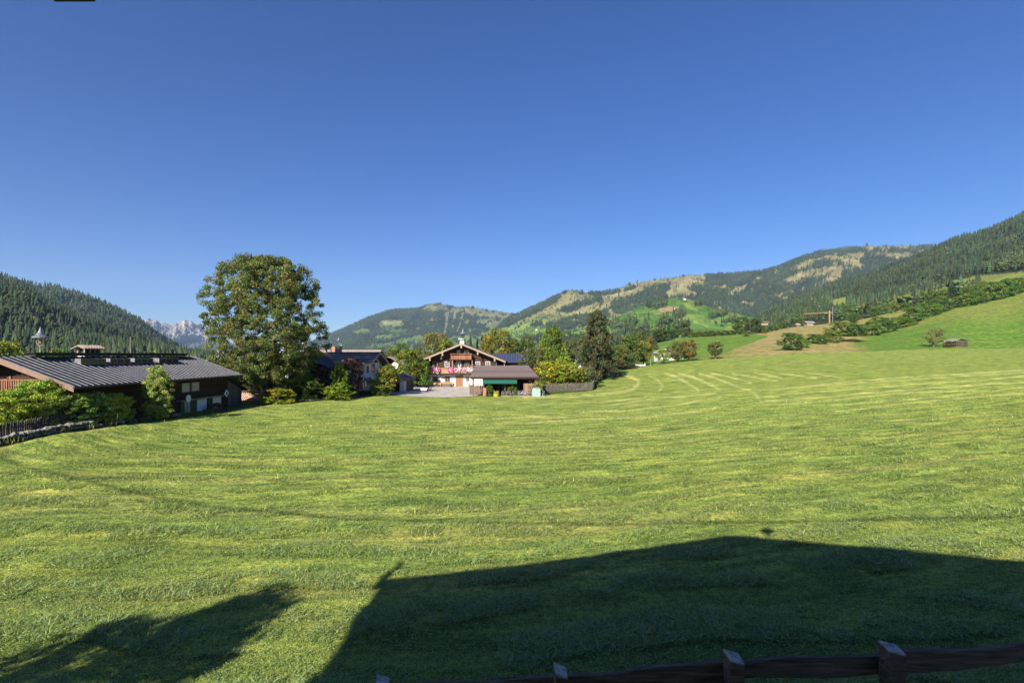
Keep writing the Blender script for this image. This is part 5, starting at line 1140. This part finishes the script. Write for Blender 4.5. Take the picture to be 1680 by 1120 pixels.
# ------------------------------------------------------------------ near fence
fz = [(-3.6,-3.95,.06),(-1.48,-3.73,.062),(.56,-3.6,.062),(2.54,-3.445,.075),(4.35,-3.34,.088),(6.5,-3.2,.1),(8.8,-3.05,.1)]
t = thing('meadow_fence', 'dark weathered timber fence with pale post tops at the bottom of the photo', 'fence', 2.6, 6.0, -4.9)
ox, oy, oz = t.location; rr = random.Random(6)
for i, (x, z, wd) in enumerate(fz):
    y = 5.85; gz = g(x, y)-.25
    v = [(x-wd-ox,y-.075-oy,gz-oz),(x+wd-ox,y-.075-oy,gz-oz),(x+wd-ox,y+.075-oy,gz-oz),(x-wd-ox,y+.075-oy,gz-oz)]
    tp = [(x-wd-ox,y-.077-oy,z-.01-oz),(x+wd+.005-ox,y-.08-oy,z-.05-oz),(x+wd+.005-ox,y+.077-oy,z-.022-oz),(x-wd-.02-ox,y+.08-oy,z+.03-oz)]
    po = MB().add(v+tp, [(0,3,2,1),(0,1,5,4),(1,2,6,5),(2,3,7,6),(3,0,4,7),(4,5,6,7)]).build('post', FENCEWOOD, t)
    cp = [(q[0]*1.0, q[1], q[2]+.003) for q in tp]; cp2 = [(q[0], q[1], q[2]+.022) for q in tp]
    c0 = tuple(sum(q[k_] for q in cp2)/4 for k_ in range(3)); gro = MB().add(cp+cp2, [(0,3,2,1),(0,1,5,4),(1,2,6,5),(2,3,7,6),(3,0,4,7),(4,5,6,7)])
    gro.build('post_top', ENDGRAIN, po)
for lv, (dz, th) in enumerate(((-.135,.215),(-.70,.2))):
    for i in range(len(fz)-1):
        (xa, za, _), (xb, zb_, _) = fz[i], fz[i+1]; n_ = 22; up = []; dn = []
        for k_ in range(n_+1):
            q = k_/n_; x = xa+(xb-xa)*q; x = x+(.02 if k_ == 0 else (-.02 if k_ == n_ else 0)); z = za+(zb_-za)*q+dz
            s1 = .02*math.sin(q*math.pi*(1.3+i*.3)+i*1.7)+.007*math.sin(q*15+i*3)+rr.uniform(-.006,.006); s2 = .03*math.sin(q*math.pi*1.7+i*2.1+1)+rr.uniform(-.006,.006)
            up.append((x-ox, 6.02-oy, z+s1-oz)); dn.append((x-ox, 6.02-oy, z-th+s2-oz))
        m_ = MB(); vs = []
        for k_ in range(n_+1):
            for p_ in (up[k_], dn[k_]): vs.append(p_); vs.append((p_[0], p_[1]-.05, p_[2]-.004))
        fs = []
        for k_ in range(n_):
            a = 4*k_; b_ = a+4; fs += [(a,b_,b_+1,a+1),(a+1,b_+1,b_+3,a+3),(a+3,b_+3,b_+2,a+2),(a+2,b_+2,b_,a)]
        fs += [(0,1,3,2),(4*n_,4*n_+2,4*n_+3,4*n_+1)]
        m_.add(vs, fs).build('rail', FENCEWOOD, t)
# a couple of late flowers and a fallen leaf in the shaded grass
for (x, y, lab) in ((4.35,6.0+1.55,'single yellow dandelion flower in the shaded grass above the right fence post'),(2.95,7.4,'small faded orange leaf on the shaded grass above the middle fence post')):
    tag(MB().lathe([(.035,.0),(.03,.02),(.0,.03)], (x,y,g(x,y)+.05), 10).build('flower' if x > 4 else 'fallen_leaf', YELLOW if x > 4 else LOGEND), lab, 'flower' if x > 4 else 'leaf')

# ------------------------------------------------------------------ the house the view is taken from, whose gable shades the foreground
t = thing('viewing_house', 'chalet behind the viewpoint whose gable shadow covers the foreground grass', 'house', 0, 0, -5)
OWN_RX, OWN_RZ, OWN_LX, OWN_RXE, OWN_SL, OWN_SR, OWN_Y = -.54, 4.07, -8.79, 9.2, .222, .206, 1.1; RX = OWN_RX
w1 = MB().ext([(-6.6,-.9,-1),(6.6,-.9,-1),(6.6,-.9,OWN_RZ+5-.25-OWN_SR*(6.6-RX)),(RX,-.9,OWN_RZ+5-.25),(-6.6,-.9,OWN_RZ+5-.25-OWN_SL*(6.6+RX))], (0,-11,0)); w1.build('wall', WHITE, t)
rfh = MB()
rfh.ext([(RX,OWN_Y,OWN_RZ+5-.2),(OWN_LX,OWN_Y,OWN_RZ+5-.2-OWN_SL*(RX-OWN_LX)),(OWN_LX,OWN_Y,OWN_RZ+5-OWN_SL*(RX-OWN_LX)),(RX,OWN_Y,OWN_RZ+5)], (0,-14,0))
rfh.ext([(RX,OWN_Y,OWN_RZ+5-.2),(OWN_RXE,OWN_Y,OWN_RZ+5-.2-OWN_SR*(OWN_RXE-RX)),(OWN_RXE,OWN_Y,OWN_RZ+5-OWN_SR*(OWN_RXE-RX)),(RX,OWN_Y,OWN_RZ+5)], (0,-14,0))
rr_ = rfh.build('roof', SHINGLE, t)
MB().box(-6.4,6.4,-.88,.35,3.35,3.5).box(-6.4,6.4,.28,.34,3.5,4.4).build('balcony', TANWOOD, t)
c, k = bell(None, RX+1.1, OWN_Y-.3, OWN_RZ+5-.25, .40); bb = c.build('roof_bell', IRON, t); k.build('cap', COPPER, bb)
zl = OWN_RZ+5-OWN_SL*(RX-OWN_LX); MB().tube((OWN_LX+.05,OWN_Y-.05,zl-.3),(OWN_LX-.4,OWN_Y,zl+.6),.10,.06).tube((OWN_LX-.4,OWN_Y,zl+.58),(OWN_LX-.62,OWN_Y+.05,zl+.8),.08,.03).build('roof_finial', IRON, t)
lt = MB().box(-.99,-.93,-.9,.92,5.86,5.92).box(-1.0,-.92,.9,.98,5.80,5.92); lan = lt.build('wall_lamp', IRON, t)
MB().box(-.91,-.83,.94,1.02,5.704,5.76).box(-.92,-.82,.93,1.03,5.762,5.86).build('lamp_body', IRON, lan)
MB().box(-.96,-.88,.94,.98,5.80,5.84).build('lamp_arm', IRON, lan)
# overhead line above the roof: two poles and a sagging cable, seen only as a shadow
t = thing('overhead_line', 'overhead cable line whose thin shadow crosses the sunlit meadow', 'power line', -38, 11.5)
lx, ly, lz = t.location; cb_ = MB(); pts_ = [(-38,11.5,6.3),(-31.8,7.1,6.3),(-21.4,1.8,6.3),(-14.8,0,6.3),(-7.5,-.66,6.3),(.4,-1.14,6.3),(7.5,-1.1,6.3),(22,-1.2,6.5)]
for a, b_ in zip(pts_[:-1], pts_[1:]): cb_.tube((a[0]-lx,a[1]-ly,a[2]-lz),(b_[0]-lx,b_[1]-ly,b_[2]-lz),.034,.034,6,False)
cb_.build('cable', IRON, t); MB().tube((0,0,-.3),(0,0,6.5-lz),.16,.11,10).tube((22-lx,-1.2-ly,-5-lz),(22-lx,-1.2-ly,6.6-lz),.16,.11,10).build('pole', PALEWOOD, t)
# the two trees left of the frame that throw the leafy shadows
for (key, x, y, h_, wd, lab) in (('syc2',-11.2,.3,7.3,4.6,'tree out of frame at the lower left that throws the leafy shadow on the grass'),('syc2',-15.9,.2,6.2,3.4,'tree further left out of frame that throws the small shadow at the left edge')):
    me, cm = PROTO[key]; t = thing('garden_tree', lab, 'tree', x, y)
    for nm, d in (('trunk', me), ('crown', cm)):
        o = bpy.data.objects.new(nm, d); COL.objects.link(o); o.parent = t; o.scale = (wd, wd, h_)
# birds
for (px, py, Y, rz, lab) in ((787,257,70,40,'tiny dark bird flying high above the farmhouse'),(1034,156,75,-70,'tiny dark bird flying high near the top right of the middle')):
    x, y, z = pt(px, py, Y); b_ = MB().lathe([(.0,-.14),(.035,-.06),(.04,.02),(.02,.1),(.0,.16)], n=8)
    b_.v = [(v[0], v[2], v[1]) for v in b_.v]
    b_.add([(0,.05,0),(0,-.04,0),(-.30,-.09,.09),(-.18,.05,.07),(-.18,-.01,.06)], [(0,3,4,1),(3,2,4)]); b_.add([(0,.05,0),(0,-.04,0),(.30,-.09,.09),(.18,.05,.07),(.18,-.01,.06)], [(0,1,4,3),(3,4,2)])
    o = b_.build('bird', IRON); o.location = (x, y, z); o.rotation_euler = (.3, .5, R(rz)); tag(o, lab, 'bird')


# ------------------------------------------------------------------ air
hz = MB().box(-13000, 13000, -400, 9800, -60, 1400).build('haze', bpy.data.materials.new('haze_air'))
hz['kind'] = 'stuff'; hz['label'] = 'thin bluish valley haze'
m = hz.data.materials[0]; m.use_nodes = True; n = m.node_tree; n.nodes.clear()
ho = n.nodes.new('ShaderNodeOutputMaterial'); hv = n.nodes.new('ShaderNodeVolumePrincipled')
hv.inputs['Color'].default_value = (.50, .68, 1, 1); hv.inputs['Density'].default_value = 4.5e-5; hv.inputs['Anisotropy'].default_value = 0.0
n.links.new(hv.outputs[0], ho.inputs['Volume'])
